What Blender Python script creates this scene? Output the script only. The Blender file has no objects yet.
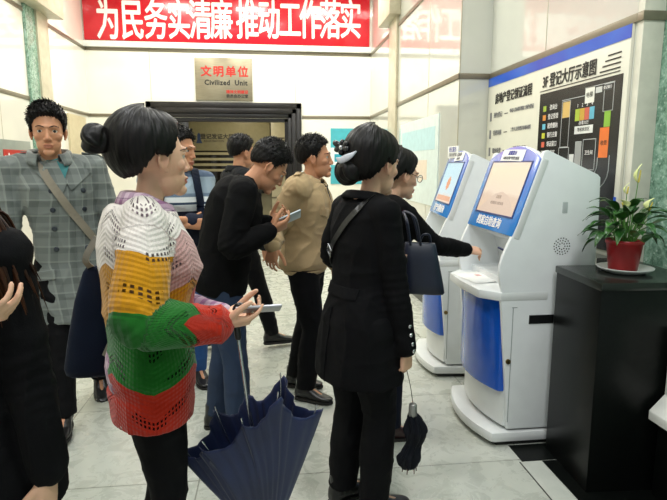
import bpy, bmesh, math, random
import numpy as np
from mathutils import Vector, Matrix, Euler
from mathutils.bvhtree import BVHTree

SC = bpy.context.scene
COL = SC.collection
PI = math.pi
R = math.radians

# ---------------------------------------------------------------- camera
CAM_H = 1.45
cam_d = bpy.data.cameras.new('camera')
cam = bpy.data.objects.new('camera', cam_d)
COL.objects.link(cam)
cam.location = (0, 0, CAM_H)
PITCH, YAW, FOCAL = R(8.95), R(6.7), 540.0
cam.rotation_euler = (PI / 2 - PITCH, 0, -YAW)
cam_d.sensor_width = 36.0
cam_d.lens = FOCAL / 667.0 * 36.0
cam_d.clip_start = 0.05
cam_d.clip_end = 100
SC.camera = cam

# ---------------------------------------------------------------- world, exposure
world = bpy.data.worlds.new('world')
SC.world = world
world.use_nodes = True
wbg = world.node_tree.nodes['Background']
wbg.inputs[0].default_value = (0.93, 0.97, 1.0, 1)
wbg.inputs[1].default_value = 0.34
SC.view_settings.view_transform = 'Standard'
SC.view_settings.look = 'None'
SC.view_settings.exposure = 0.42
SC.view_settings.gamma = 1.0
SC.view_settings.use_curve_mapping = False
SC.cycles.max_bounces = 8
SC.cycles.use_denoising = True

# ---------------------------------------------------------------- ceiling lamps
def area(name, loc, sx, sy, power, color=(1, 0.97, 0.9), rot=(0, 0, 0), spread=PI):
    l = bpy.data.lights.new(name, 'AREA')
    l.shape = 'RECTANGLE'
    l.size, l.size_y = sx, sy
    l.energy = power
    l.color = color
    l.spread = spread
    o = bpy.data.objects.new(name, l)
    o.location = loc
    o.rotation_euler = rot
    COL.objects.link(o)
    return o

for k, (x, y) in enumerate([(-1.6, 7.3), (-0.2, 7.3), (1.1, 7.3), (-1.6, 4.9), (0.4, 4.9), (-1.5, 2.6), (0.6, 2.6), (-1.0, 0.4), (1.0, 0.4)]):
    warm = (1, 0.985, 0.92) if y > 4 else (0.97, 0.985, 1.0)
    area('ceiling_lamp', (x, y, 4.12), 0.55, 0.55, 30 if y > 4 else (22 if y > 1 else 34), warm)

# ---------------------------------------------------------------- helpers
def ray_dir(px, py):
    th, ps = PITCH, YAW
    fw = np.array([math.sin(ps) * math.cos(th), math.cos(ps) * math.cos(th), -math.sin(th)])
    rt = np.array([math.cos(ps), -math.sin(ps), 0.0])
    up = np.cross(rt, fw)
    return fw + rt * (px - 333.5) / FOCAL + up * (250 - py) / FOCAL

def at(px, py, Y):
    """Survey helper: the point of the place that a pixel shows at depth Y."""
    d = ray_dir(px, py)
    p = np.array([0, 0, CAM_H]) + d * (Y / d[1])
    return Vector(p)

def at_z(px, py, z=0.0):
    d = ray_dir(px, py)
    return Vector(np.array([0, 0, CAM_H]) + d * ((z - CAM_H) / d[2]))

def mesh_obj(name, verts, faces, mat=None, parent=None, smooth=False, loc=None):
    me = bpy.data.meshes.new(name)
    me.from_pydata([tuple(v) for v in verts], [], [tuple(f) for f in faces])
    me.validate()
    me.update()
    if smooth:
        me.polygons.foreach_set('use_smooth', [True] * len(me.polygons))
    o = bpy.data.objects.new(name, me)
    COL.objects.link(o)
    if mat:
        me.materials.append(mat)
    if parent:
        o.parent = parent
    if loc:
        o.location = loc
    return o

def tag(o, label=None, cat=None, group=None, kind=None):
    if label: o['label'] = label
    if cat: o['category'] = cat
    if group: o['group'] = group
    if kind: o['kind'] = kind
    return o

def empty(name, loc=(0, 0, 0), rz=0.0):
    o = bpy.data.objects.new(name, None)
    o.empty_display_size = 0.1
    o.location = loc
    o.rotation_euler = (0, 0, rz)
    COL.objects.link(o)
    return o

class MB:
    """Collects boxes, prisms, tubes and lofts and links them as one mesh."""
    def __init__(s):
        s.v, s.f = [], []
    def add(s, vf):
        v, f = vf
        n = len(s.v)
        s.v += [tuple(p) for p in v]
        s.f += [tuple(i + n for i in q) for q in f]
        return s
    def box(s, a, b):
        (x0, y0, z0), (x1, y1, z1) = a, b
        v = [(x0, y0, z0), (x1, y0, z0), (x1, y1, z0), (x0, y1, z0), (x0, y0, z1), (x1, y0, z1), (x1, y1, z1), (x0, y1, z1)]
        f = [(0, 3, 2, 1), (4, 5, 6, 7), (0, 1, 5, 4), (1, 2, 6, 5), (2, 3, 7, 6), (3, 0, 4, 7)]
        return s.add((v, f))
    def prism(s, poly, fn0, fn1):
        n = len(poly)
        v = [fn0(p) for p in poly] + [fn1(p) for p in poly]
        f = [tuple(range(n))[::-1], tuple(range(n, 2 * n))] + [(i, (i + 1) % n, n + (i + 1) % n, n + i) for i in range(n)]
        return s.add((v, f))
    def build(s, name, mat=None, parent=None, smooth=False, bevel=0.0, seg=2, M=None):
        v = s.v if M is None else [M @ Vector(p) for p in s.v]
        o = mesh_obj(name, v, s.f, mat, parent, smooth)
        bm = bmesh.new()
        bm.from_mesh(o.data)
        bmesh.ops.recalc_face_normals(bm, faces=bm.faces)
        if bevel > 0:
            es = [e for e in bm.edges if e.is_manifold and e.calc_face_angle(0) > 0.5]
            bmesh.ops.bevel(bm, geom=es, offset=bevel, segments=seg, affect='EDGES', profile=0.6, clamp_overlap=True)
        bm.to_mesh(o.data)
        bm.free()
        if smooth or bevel > 0:
            me = o.data
            me.polygons.foreach_set('use_smooth', [True] * len(me.polygons))
            sharp_by_angle(me)
        return o

def sharp_by_angle(me, ang=0.6):
    bm = bmesh.new()
    bm.from_mesh(me)
    for e in bm.edges:
        if e.is_manifold and e.calc_face_angle(0) > ang:
            e.smooth = False
    bm.to_mesh(me)
    bm.free()

def V(*a):
    return Vector(a)

def ring_frames(pts):
    pts = [Vector(p) for p in pts]
    tang = []
    for i in range(len(pts)):
        a = pts[max(0, i - 1)]
        b = pts[min(len(pts) - 1, i + 1)]
        t = (b - a)
        tang.append(t.normalized() if t.length > 1e-9 else Vector((0, 0, 1)))
    t0 = tang[0]
    u = Vector((1, 0, 0)) if abs(t0.x) < 0.8 else Vector((0, 1, 0))
    u = (u - t0 * u.dot(t0)).normalized()
    fr = []
    for t in tang:
        u = (u - t * u.dot(t)).normalized()
        fr.append((u.copy(), t.cross(u)))
    return pts, tang, fr

def tube(pts, radii, n=14, round_ends=True, u_hint=None):
    """Closed tube; radii are numbers or (ru, rv) pairs."""
    pts, tang, fr = ring_frames(pts)
    if u_hint is not None:
        fr2 = []
        h = Vector(u_hint)
        for t in tang:
            u = (h - t * h.dot(t)).normalized()
            fr2.append((u, t.cross(u)))
        fr = fr2
    rr = [(r, r) if not isinstance(r, (tuple, list)) else tuple(r) for r in radii]
    rings = []
    if round_ends:
        for a in (80, 55, 28):
            c, s_ = math.cos(R(a)), math.sin(R(a))
            m = min(rr[0])
            rings.append((pts[0] - tang[0] * m * s_, fr[0], (rr[0][0] * c, rr[0][1] * c)))
    for p, f, r in zip(pts, fr, rr):
        rings.append((p, f, r))
    if round_ends:
        for a in (28, 55, 80):
            c, s_ = math.cos(R(a)), math.sin(R(a))
            m = min(rr[-1])
            rings.append((pts[-1] + tang[-1] * m * s_, fr[-1], (rr[-1][0] * c, rr[-1][1] * c)))
    v, f = [], []
    for p, (u, w), (a, b) in rings:
        for k in range(n):
            t = 2 * PI * k / n
            v.append(p + u * (a * math.cos(t)) + w * (b * math.sin(t)))
    m = len(rings)
    for i in range(m - 1):
        for k in range(n):
            k2 = (k + 1) % n
            f.append((i * n + k, i * n + k2, (i + 1) * n + k2, (i + 1) * n + k))
    f.append(tuple(range(n))[::-1])
    f.append(tuple((m - 1) * n + k for k in range(n)))
    return v, f

def loft(sections, n=32, power=2.3):
    """sections: (centre, u vector, w vector, half_u, half_w)."""
    v, f = [], []
    for c, u, w, a, b in sections:
        for k in range(n):
            t = 2 * PI * k / n
            ct, st = math.cos(t), math.sin(t)
            x = math.copysign(abs(ct) ** (2 / power), ct) * a
            y = math.copysign(abs(st) ** (2 / power), st) * b
            v.append(Vector(c) + u * x + w * y)
    m = len(sections)
    for i in range(m - 1):
        for k in range(n):
            k2 = (k + 1) % n
            f.append((i * n + k, i * n + k2, (i + 1) * n + k2, (i + 1) * n + k))
    f.append(tuple(range(n))[::-1])
    f.append(tuple((m - 1) * n + k for k in range(n)))
    return v, f

def ell(c, r, M=None, nu=20, nv=14):
    v, f = [], []
    c = Vector(c)
    for j in range(1, nv):
        ph = PI * j / nv
        for i in range(nu):
            t = 2 * PI * i / nu
            p = Vector((r[0] * math.sin(ph) * math.cos(t), r[1] * math.sin(ph) * math.sin(t), r[2] * math.cos(ph)))
            if M is not None:
                p = M @ p
            v.append(c + p)
    top = len(v)
    pt, pb = Vector((0, 0, r[2])), Vector((0, 0, -r[2]))
    if M is not None:
        pt, pb = M @ pt, M @ pb
    v += [c + pt, c + pb]
    for j in range(nv - 2):
        for i in range(nu):
            i2 = (i + 1) % nu
            f.append((j * nu + i, (j + 1) * nu + i, (j + 1) * nu + i2, j * nu + i2))
    for i in range(nu):
        i2 = (i + 1) % nu
        f.append((top, i, i2))
        f.append((top + 1, (nv - 2) * nu + i2, (nv - 2) * nu + i))
    return v, f

def lathe(profile, n=32, c=(0, 0, 0)):
    v, f = [], []
    for r, z in profile:
        for k in range(n):
            t = 2 * PI * k / n
            v.append((c[0] + r * math.cos(t), c[1] + r * math.sin(t), c[2] + z))
    m = len(profile)
    for i in range(m - 1):
        for k in range(n):
            k2 = (k + 1) % n
            f.append((i * n + k, i * n + k2, (i + 1) * n + k2, (i + 1) * n + k))
    f.append(tuple(range(n))[::-1])
    f.append(tuple((m - 1) * n + k for k in range(n)))
    return v, f

def smooth_path(pts, n=10):
    """Catmull-Rom through the points."""
    P = [Vector(p) for p in pts]
    P = [P[0] * 2 - P[1]] + P + [P[-1] * 2 - P[-2]]
    out = []
    for i in range(1, len(P) - 2):
        for k in range(n):
            t = k / n
            a, b, c, d = P[i - 1], P[i], P[i + 1], P[i + 2]
            out.append(0.5 * ((2 * b) + (c - a) * t + (2 * a - 5 * b + 4 * c - d) * t * t + (3 * b - a - 3 * c + d) * t ** 3))
    out.append(P[-2])
    return out

def text_geo(body, size, bold=0.0, extrude=0.001, align='CENTER', sx=1.0, spacing=1.0):
    c = bpy.data.curves.new('lettering', 'FONT')
    c.body = body
    c.size = size
    c.extrude = extrude
    c.align_x = align
    c.align_y = 'CENTER'
    c.space_character = spacing
    c.resolution_u = 2
    o = bpy.data.objects.new('lettering', c)
    COL.objects.link(o)
    bpy.context.view_layer.update()
    me = bpy.data.meshes.new_from_object(o.evaluated_get(bpy.context.evaluated_depsgraph_get()))
    v0 = [Vector((p.co.x * sx, p.co.y, p.co.z)) for p in me.vertices]
    f0 = [tuple(p.vertices) for p in me.polygons]
    v, f = list(v0), list(f0)
    if bold > 0:                                   # heavier strokes: the glyph overprinted with small shifts
        for i, (dx, dy) in enumerate(((-1, 0), (1, 0), (0, 1), (0, -1), (0.7, 0.7), (-0.7, -0.7))):
            n = len(v)
            v += [p + Vector((dx * bold, dy * bold, (i + 1) * 0.00004)) for p in v0]
            f += [tuple(q + n for q in g) for g in f0]
    bpy.data.objects.remove(o)
    bpy.data.curves.remove(c)
    bpy.data.meshes.remove(me)
    return v, f

def text(name, body, size, M, mat, parent=None, **kw):
    v, f = text_geo(body, size, **kw)
    return mesh_obj(name, [M @ p for p in v], f, mat, parent)

def frame_matrix(o, u, v):
    u, v = Vector(u).normalized(), Vector(v).normalized()
    w = u.cross(v)
    return Matrix(((u.x, v.x, w.x, o[0]), (u.y, v.y, w.y, o[1]), (u.z, v.z, w.z, o[2]), (0, 0, 0, 1)))

# ---------------------------------------------------------------- materials
class NT:
    def __init__(s, name):
        s.m = bpy.data.materials.new(name)
        s.m.use_nodes = True
        s.t = s.m.node_tree
        s.b = s.t.nodes['Principled BSDF']
        s.out = s.t.nodes['Material Output']
    def n(s, kind, **kw):
        x = s.t.nodes.new('ShaderNode' + kind)
        for k, v in kw.items():
            setattr(x, k, v)
        return x
    def l(s, a, b):
        s.t.links.new(a, b)
    def coord(s, scale=(1, 1, 1), rot=(0, 0, 0), kind='Object'):
        tc = s.n('TexCoord')
        mp = s.n('Mapping')
        mp.inputs['Scale'].default_value = scale
        mp.inputs['Rotation'].default_value = rot
        s.l(tc.outputs[kind], mp.inputs[0])
        return mp.outputs[0]
    def noise(s, vec, scale=5, detail=3, rough=0.5, dist=0.0):
        x = s.n('TexNoise')
        x.inputs['Scale'].default_value = scale
        x.inputs['Detail'].default_value = detail
        x.inputs['Roughness'].default_value = rough
        x.inputs['Distortion'].default_value = dist
        if vec is not None:
            s.l(vec, x.inputs['Vector'])
        return x.outputs[0]
    def ramp(s, fac, stops, interp='LINEAR'):
        x = s.n('ValToRGB')
        cr = x.color_ramp
        cr.interpolation = interp
        while len(cr.elements) > 1:
            cr.elements.remove(cr.elements[-1])
        cr.elements[0].position = stops[0][0]
        cr.elements[0].color = rgba(stops[0][1])
        for p, c in stops[1:]:
            e = cr.elements.new(p)
            e.color = rgba(c)
        s.l(fac, x.inputs[0])
        return x.outputs[0]
    def mix(s, fac, a, b, mode='MIX'):
        x = s.n('Mix', data_type='RGBA', blend_type=mode)
        for val, sock in ((fac, x.inputs[0]), (a, x.inputs[6]), (b, x.inputs[7])):
            if hasattr(val, 'is_output'):
                s.l(val, sock)
            elif isinstance(val, (int, float)):
                sock.default_value = val
            else:
                sock.default_value = rgba(val)
        return x.outputs[2]
    def math(s, op, a, b=0.0, c=0.0):
        x = s.n('Math', operation=op)
        for val, sock in zip((a, b, c), x.inputs):
            if hasattr(val, 'is_output'):
                s.l(val, sock)
            else:
                sock.default_value = val
        return x.outputs[0]
    def bump(s, h, strength=0.3, dist=0.01, normal=None):
        x = s.n('Bump')
        x.inputs['Strength'].default_value = strength
        x.inputs['Distance'].default_value = dist
        s.l(h, x.inputs['Height'])
        if normal is not None:
            s.l(normal, x.inputs['Normal'])
        s.l(x.outputs[0], s.b.inputs['Normal'])
        return x.outputs[0]
    def set(s, **kw):
        names = {'color': 'Base Color', 'rough': 'Roughness', 'metal': 'Metallic', 'spec': 'Specular IOR Level', 'coat': 'Coat Weight',
                 'coat_rough': 'Coat Roughness', 'sheen': 'Sheen Weight', 'trans': 'Transmission Weight', 'alpha': 'Alpha',
                 'emit': 'Emission Color', 'emit_s': 'Emission Strength', 'sss': 'Subsurface Weight', 'ior': 'IOR'}
        for k, v in kw.items():
            sock = s.b.inputs[names[k]]
            if hasattr(v, 'is_output'):
                s.l(v, sock)
            elif isinstance(v, (int, float)):
                sock.default_value = v
            else:
                sock.default_value = rgba(v)
        return s

def srgb(c):
    return tuple((x / 12.92 if x <= 0.04045 else ((x + 0.055) / 1.055) ** 2.4) for x in c)

def rgba(c):
    if isinstance(c, str):
        c = tuple(int(c[i:i + 2], 16) / 255 for i in (0, 2, 4))
        c = srgb(c)
    return (c[0], c[1], c[2], 1.0)

def shiftc(c, k):
    c = rgba(c)
    return tuple(min(1, x * k) for x in c[:3])

def plain(name, color, rough=0.5, var=0.06, scale=14, **kw):
    m = NT(name)
    f = m.noise(m.coord(), scale, 3)
    m.set(color=m.ramp(f, [(0.3, shiftc(color, 1 - var)), (0.7, shiftc(color, 1 + var))]), rough=rough, **kw)
    return m.m

def glow(name, color, s=1.0):
    m = NT(name)
    m.set(color='101010', emit=color, emit_s=s, rough=0.25)
    return m.m

def fabric(name, color, rough=0.9, weave=420, bump=0.25, var=0.15, sheen=0.0, fold=6):
    m = NT(name)
    co = m.coord()
    big = m.noise(co, fold, 4, 0.6)
    fine = m.noise(co, weave, 2)
    m.set(color=m.ramp(big, [(0.3, shiftc(color, 1 - var)), (0.72, shiftc(color, 1 + var))]), rough=rough, sheen=sheen, spec=0.12)
    m.bump(m.math('ADD', m.math('MULTIPLY', big, 2.0), m.math('MULTIPLY', fine, 0.25)), bump, 0.01)
    return m.m
# ---------------------------------------------------------------- setting materials
def panel_mat(name, col, rough=0.12):
    m = NT(name)
    co = m.coord()
    f = m.noise(co, 3.0, 4)
    m.set(color=m.ramp(f, [(0.3, shiftc(col, 0.97)), (0.7, shiftc(col, 1.03))]), rough=rough, spec=0.6, coat=0.85, coat_rough=0.035)
    return m.m

M_WALL = panel_mat('cream_panel', 'F3F0E2')
M_WALLR = panel_mat('pale_panel', 'D3D4C9', 0.12)
M_GROOVE = plain('panel_seam', 'B7B39E', 0.5)
M_STRIP = plain('bronze_strip', '857D6B', 0.35, metal=0.5)
M_WHITE = plain('white_paint', 'ECEDE6', 0.4)
M_CEIL = plain('ceiling_white', 'F2F0E8', 0.8)

def marble_green(name):
    m = NT(name)
    co = m.coord()
    n1 = m.noise(co, 26, 6, 0.75, 0.6)
    v = m.n('TexVoronoi')
    v.inputs['Scale'].default_value = 38
    m.l(co, v.inputs['Vector'])
    c1 = m.ramp(n1, [(0.36, '4A705C'), (0.52, '7FA590'), (0.66, 'A6C3B2')])
    spots = m.ramp(v.outputs['Distance'], [(0.1, (1, 1, 1)), (0.28, (0, 0, 0))])
    m.set(color=m.mix(m.math('MULTIPLY', spots, 0.55), c1, 'DCEBE0'), rough=0.12, coat=0.4)
    return m.m
M_GREEN = marble_green('green_speckled_stone')

def stone(name, a, b, rough=0.3, scale=7):
    m = NT(name)
    n1 = m.noise(m.coord(), scale, 6, 0.65, 0.4)
    m.set(color=m.ramp(n1, [(0.3, a), (0.7, b)]), rough=rough)
    return m.m
M_BEIGE = stone('beige_stone', 'B9AF93', 'CFC8B0')
M_GRANITE = stone('black_granite', '070908', '0F1210', 0.33, 60)
M_GRANITE.node_tree.nodes['Principled BSDF'].inputs['Specular IOR Level'].default_value = 0.22

def floor_mat():
    m = NT('terrazzo_floor')
    co = m.coord()
    n1 = m.noise(co, 2.2, 6, 0.65, 0.5)
    n2 = m.noise(co, 9, 6, 0.7, 0.9)
    base = m.ramp(n1, [(0.25, 'AEB2A8'), (0.55, 'BCBFB5'), (0.8, 'C8CAC0')])
    vein = m.ramp(n2, [(0.34, '989B90'), (0.5, 'BFC2B8'), (0.8, 'CACCC2')])
    c = m.mix(0.45, base, vein)
    br = m.n('TexBrick')
    br.offset = 0.0
    br.inputs['Scale'].default_value = 1.0
    br.inputs['Brick Width'].default_value = 0.8
    br.inputs['Row Height'].default_value = 0.8
    br.inputs['Mortar Size'].default_value = 0.0035
    br.inputs['Mortar Smooth'].default_value = 0.1
    br.inputs['Color1'].default_value = (1, 1, 1, 1)
    br.inputs['Color2'].default_value = (0.93, 0.94, 0.93, 1)
    br.inputs['Mortar'].default_value = (0.45, 0.45, 0.43, 1)
    mp = m.n('Mapping')
    tc = m.n('TexCoord')
    mp.inputs['Location'].default_value = (0.35, 0.03, 0)
    m.l(tc.outputs['Object'], mp.inputs[0])
    m.l(mp.outputs[0], br.inputs['Vector'])
    col = m.mix(1.0, c, br.outputs['Color'], 'MULTIPLY')
    m.set(color=col, rough=m.ramp(n2, [(0.3, (0.22,) * 3), (0.7, (0.34,) * 3)]), spec=0.45)
    return m.m
M_FLOOR = floor_mat()

# ---------------------------------------------------------------- setting
LX, BY, RX, PX, NX = -2.66, 8.65, 1.60, 1.87, 1.985
SY, KY, FY = 4.55, 2.69, -1.4          # where the right wall steps outwards
CZ = 4.25
def struct(name, mb, mat, **kw):
    o = mb.build(name, mat, **kw)
    o['kind'] = 'structure'
    return o

struct('floor', MB().box((LX - 0.2, FY, -0.1), (NX + 0.6, BY + 0.12, 0)), M_FLOOR)
struct('ceiling', MB().box((LX - 0.2, FY, CZ), (NX + 0.6, BY + 0.3, CZ + 0.1)), M_CEIL)
struct('wall_left', MB().box((LX - 0.2, FY, 0), (LX, BY + 0.12, CZ)), M_WALL)
DX0, DX1, DZ = -1.62, 0.30, 2.16
struct('wall_back', MB().box((LX, BY, 0), (DX0, BY + 0.12, CZ)).box((DX1, BY, 0), (NX + 0.6, BY + 0.12, CZ)).box((DX0, BY, DZ), (DX1, BY + 0.12, CZ)), M_WALL)
struct('wall_right', MB().box((RX, SY, 0), (NX + 0.6, BY, CZ)), M_WALLR)
struct('wall_right_recess', MB().box((PX, KY, 0), (NX + 0.6, SY, CZ)), M_WALLR)
struct('wall_right_near', MB().box((NX, FY, 0), (NX + 0.6, KY, CZ)), M_GREEN)

# metal strips and panel seams
ti = [0]
def trim(a, b, mat=M_STRIP, bevel=0.004):
    ti[0] += 1
    return struct('trim_%d' % ti[0], MB().box(a, b), mat, bevel=bevel)
for z, t in ((2.165, 0.045), (3.115, 0.045)):
    trim((LX, BY - 0.012, z), (DX0 - 0.22, BY, z + t)) if z < 2.3 else trim((LX, BY - 0.012, z), (RX, BY, z + t))
    if z < 2.3:
        trim((DX1 + 0.22, BY - 0.012, z), (RX, BY, z + t))
    trim((LX, 0.2, z), (LX + 0.012, BY - 0.012, z + t))
    trim((RX - 0.012, SY - 0.012, z), (RX, BY - 0.012, z + t))
    trim((RX - 0.012, SY - 0.012, z), (PX, SY, z + t))
    trim((PX - 0.012, KY - 0.012, z), (PX, SY - 0.012, z + t))
    trim((PX - 0.012, KY - 0.062, z), (NX, KY - 0.012, z + t))
trim((LX, BY - 0.06, 3.16), (RX, BY, 3.245), M_WHITE, 0.008)
def seam(a, b):
    return trim(a, b, M_GROOVE, 0)
for x in (-1.75, 0.42):
    seam((x, BY - 0.002, 2.42), (x + 0.008, BY, 3.115))
for y in (4.3, 5.9):
    seam((LX, y, 0.1), (LX + 0.002, y + 0.008, CZ))
seam((PX - 0.002, 3.62, 2.2), (PX, 3.628, CZ))
seam((RX - 0.002, 5.45, 0.1), (RX, 5.457, CZ))
seam((RX - 0.003, SY - 0.003, 0.1), (RX + 0.006, SY + 0.003, CZ))

# stone pilasters with box capitals on both long walls
struct('pilaster_left', MB().box((LX, 6.60, 0), (LX + 0.03, 6.86, CZ)), M_GREEN, bevel=0.004)
struct('pilaster_left_edge', MB().box((LX, 6.86, 0), (LX + 0.05, 7.18, CZ)), M_BEIGE, bevel=0.006)
struct('capital_left', MB().box((LX, 6.5, 3.20), (LX + 0.2, 7.3, CZ)), M_BEIGE, bevel=0.01)
struct('pilaster_right', MB().box((RX - 0.03, 6.78, 0), (RX, 7.2, CZ)), M_BEIGE, bevel=0.006)
struct('capital_right', MB().box((RX - 0.14, 6.7, 3.24), (RX, 7.4, CZ)), M_BEIGE, bevel=0.01)
struct('pilaster_right_near', MB().box((PX, KY - 0.05, 0), (NX, KY, CZ)), plain('pale_stone', 'DAD8C8', 0.25), bevel=0.004)
M_SKIRT = plain('dark_skirting', '2B2A26', 0.3)
for nm, a, b in (('baseboard_left', (LX, 0.2, 0), (LX + 0.012, 6.58, 0.1)), ('baseboard_right', (RX - 0.012, SY, 0), (RX, 6.4, 0.1)),
                 ('baseboard_back', (DX1 + 0.24, BY - 0.012, 0), (RX - 0.012, BY, 0.1))):
    struct(nm, MB().box(a, b), M_SKIRT, bevel=0.003)

# light border strip and the black stone inlay along the right side of the floor
M_BORDER = stone('pale_border_tile', 'BFC3B9', 'D0D3C9', 0.25)
trim((1.205, 0.0, 0.0), (1.312, 2.345, 0.002), M_BORDER, 0)
trim((1.215, 2.35, 0.0), (1.87, 2.505, 0.002), M_GRANITE, 0)
trim((1.317, 0.0, 0.0), (2.0, 2.345, 0.002), M_GRANITE, 0)
trim((1.199, 0.0, 0.0), (1.204, 2.345, 0.0022), M_SKIRT, 0)

# ---------------------------------------------------------------- doorway
M_FRAME = plain('black_door_frame', '1B1714', 0.28, var=0.2)
df = empty('door_1', (0, BY, 0))
df['kind'] = 'structure'
fo = MB()
for a, b, dy in ((0.0, 0.08, 0.035), (0.08, 0.15, 0.06), (0.15, 0.21, 0.03)):
    # stepped moulding: each step is its own rectangle frame
    x0, x1, z1 = DX0 - 0.21 + a, DX1 + 0.21 - a, DZ + 0.235 - a * 1.1
    w = b - a
    fo.box((x0, -dy, 0), (x0 + w, 0.02, z1)).box((x1 - w, -dy, 0), (x1, 0.02, z1)).box((x0, -dy, z1 - w * 1.1), (x1, 0.02, z1))
fo.build('door_frame', M_FRAME, df, bevel=0.006)
MB().box((DX0, 0, 0), (DX0 + 0.05, 0.14, DZ)).box((DX1 - 0.05, 0, 0), (DX1, 0.14, DZ)).box((DX0, 0, DZ - 0.05), (DX1, 0.14, DZ)).build('door_jamb', M_FRAME, df)
MB().box((-1.38, 0.03, 0), (-1.22, 0.12, DZ - 0.05)).build('door_mullion', M_FRAME, df, bevel=0.006)

# the lobby that shows through the doorway
M_LOBBY = stone('olive_lobby_stone', '8F876A', 'A39B7E', 0.4, 3)
M_LOBBYW = plain('lobby_pale_panel', 'CFC6A8', 0.3)
struct('wall_lobby', MB().box((-2.6, 10.9, 0), (1.6, 11.0, 2.6)), M_LOBBY)
struct('wall_lobby_side', MB().box((-2.6, BY + 0.12, 0), (-2.5, 10.9, 2.6)).box((1.5, BY + 0.12, 0), (1.6, 10.9, 2.6)), M_LOBBYW)
struct('ceiling_lobby', MB().box((-2.6, BY + 0.12, 2.6), (1.6, 11.0, 2.7)), M_CEIL)
struct('floor_lobby', MB().box((-2.6, BY + 0.12, -0.1), (1.6, 11.0, 0)), M_FLOOR)
trim((0.04, 10.75, 0), (0.50, 10.9, 2.6), M_LOBBYW, 0.01)
for z in (0.8, 1.38, 1.95):
    trim((0.04, 10.74, z), (0.50, 10.75, z + 0.03), M_STRIP, 0)
trim((-1.85, 10.75, 0), (-1.55, 10.9, 2.6), M_LOBBYW, 0.01)
area('lobby_lamp', (-0.4, 9.8, 2.55), 0.5, 0.5, 13, (1, 0.9, 0.7))

# directory panel inside the lobby: olive glass with pale bars over a dark counter opening
sg = tag(empty('directory_panel', (-0.6, 10.72, 0)), 'olive glass directory panel with dark heading and pale bars, seen through the doorway', 'panel')
MB().box((-0.9, 0, 1.72), (0.62, 0.025, 2.45)).build('heading_panel', plain('olive_glass', '8E8769', 0.15), sg, bevel=0.004)
MB().box((-0.9, 0.0, 0.9), (0.62, 0.025, 1.72)).build('dark_glass', plain('dark_glass', '1D1A14', 0.1), sg, bevel=0.004)
bars = MB()
for k in range(4):
    z = 1.665 - k * 0.105
    bars.box((-0.85, -0.006, z - 0.024), (0.02, 0.0, z + 0.024))
bars.build('pale_bars', plain('pale_bar', 'A79F80', 0.5), sg)
T = lambda x, z, y=-0.002: frame_matrix((x, y, z), (1, 0, 0), (0, 0, 1))
M_INK = plain('dark_ink', '2A2620', 0.6)
M_BLUEI = plain('navy_ink', '2C3F63', 0.6)
text('lettering', '登记发证大厅', 0.105, T(-0.38, 1.98), M_INK, sg, bold=0.003)
text('lettering', 'REGISTRATION', 0.055, T(-0.44, 1.90), M_INK, sg)
text('lettering', 'HALL', 0.055, T(-0.12, 1.90), M_INK, sg)
MB().prism([(-0.78, 1.86), (-0.66, 1.86), (-0.69, 1.93), (-0.69, 2.02), (-0.72, 2.06), (-0.75, 2.02), (-0.75, 1.93)], lambda p: (p[0], -0.004, p[1]), lambda p: (p[0], 0, p[1])).build('emblem', M_BLUEI, sg)

# ---------------------------------------------------------------- things on the back wall
M_RED = NT('red_banner_vinyl')
M_RED.set(color=M_RED.ramp(M_RED.noise(M_RED.coord(), 3), [(0.3, 'C4081E'), (0.7, 'D60A24')]), rough=0.22, coat=0.3, coat_rough=0.1)
M_RED = M_RED.m
M_LETTER = plain('white_lettering', 'F6F3EE', 0.5, var=0.02)
bn = tag(empty('banner', (0, BY, 0)), 'long red banner with white Chinese slogan across the top of the back wall', 'banner')
MB().box((LX + 0.02, -0.04, 3.255), (RX - 0.03, -0.003, 4.12)).build('banner_board', M_RED, bn, bevel=0.003)
xs = [108, 132.5, 156, 179, 200.5, 221.5, 247.5, 269, 290, 310.5, 330.5, 350.5]
bl = MB()
for ch, px in zip('为民务实清廉推动工作落实', xs):
    p = at(px, 22.5, BY - 0.04)
    v, f = text_geo(ch, 0.60, bold=0.0085, extrude=0.003, sx=0.57)
    Mx = frame_matrix((p.x, -0.043, p.z - 0.0), (1, 0, 0), (0, 0, 1))
    bl.add(([Mx @ q for q in v], f))
mesh_obj('lettering', bl.v, bl.f, M_LETTER, bn)

# brushed brass plaque above the door
def brushed(name, a, b):
    m = NT(name)
    n1 = m.noise(m.coord((2, 2, 90)), 4, 4)
    n2 = m.noise(m.coord(), 2.4, 2)
    m.set(color=m.mix(0.5, m.ramp(n1, [(0.3, a), (0.7, b)]), m.ramp(n2, [(0.35, a), (0.65, b)])), rough=0.35, metal=0.75)
    return m.m
pq = tag(empty('wall_plaque', (-0.655, BY, 2.735)), 'brushed metal plaque with red characters on the wall above the doorway', 'plaque')
MB().box((-0.43, -0.03, -0.315), (0.42, -0.002, 0.31)).build('plate', brushed('brushed_brass', '7D745F', 'ADA48C'), pq, bevel=0.006)
TQ = lambda x, z: frame_matrix((x, -0.032, z), (1, 0, 0), (0, 0, 1))
M_REDI = plain('red_paint', 'BE2418', 0.5)
for i, ch in enumerate('文明单位'):
    text('lettering', ch, 0.165, TQ(-0.265 + i * 0.183, 0.10), M_REDI, pq, bold=0.005)
text('lettering', 'Civilized', 0.105, TQ(-0.105, -0.055), M_INK, pq, bold=0.004, sx=0.95, spacing=1.1)
text('lettering', 'Unit', 0.105, TQ(0.25, -0.055), M_INK, pq, bold=0.004, sx=0.95, spacing=1.1)
text('lettering', '精神文明建设', 0.055, TQ(0.19, -0.19), M_REDI, pq, bold=0.0015)
text('lettering', '委员会办公室', 0.055, TQ(0.19, -0.252), M_INK, pq, bold=0.0015)

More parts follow.
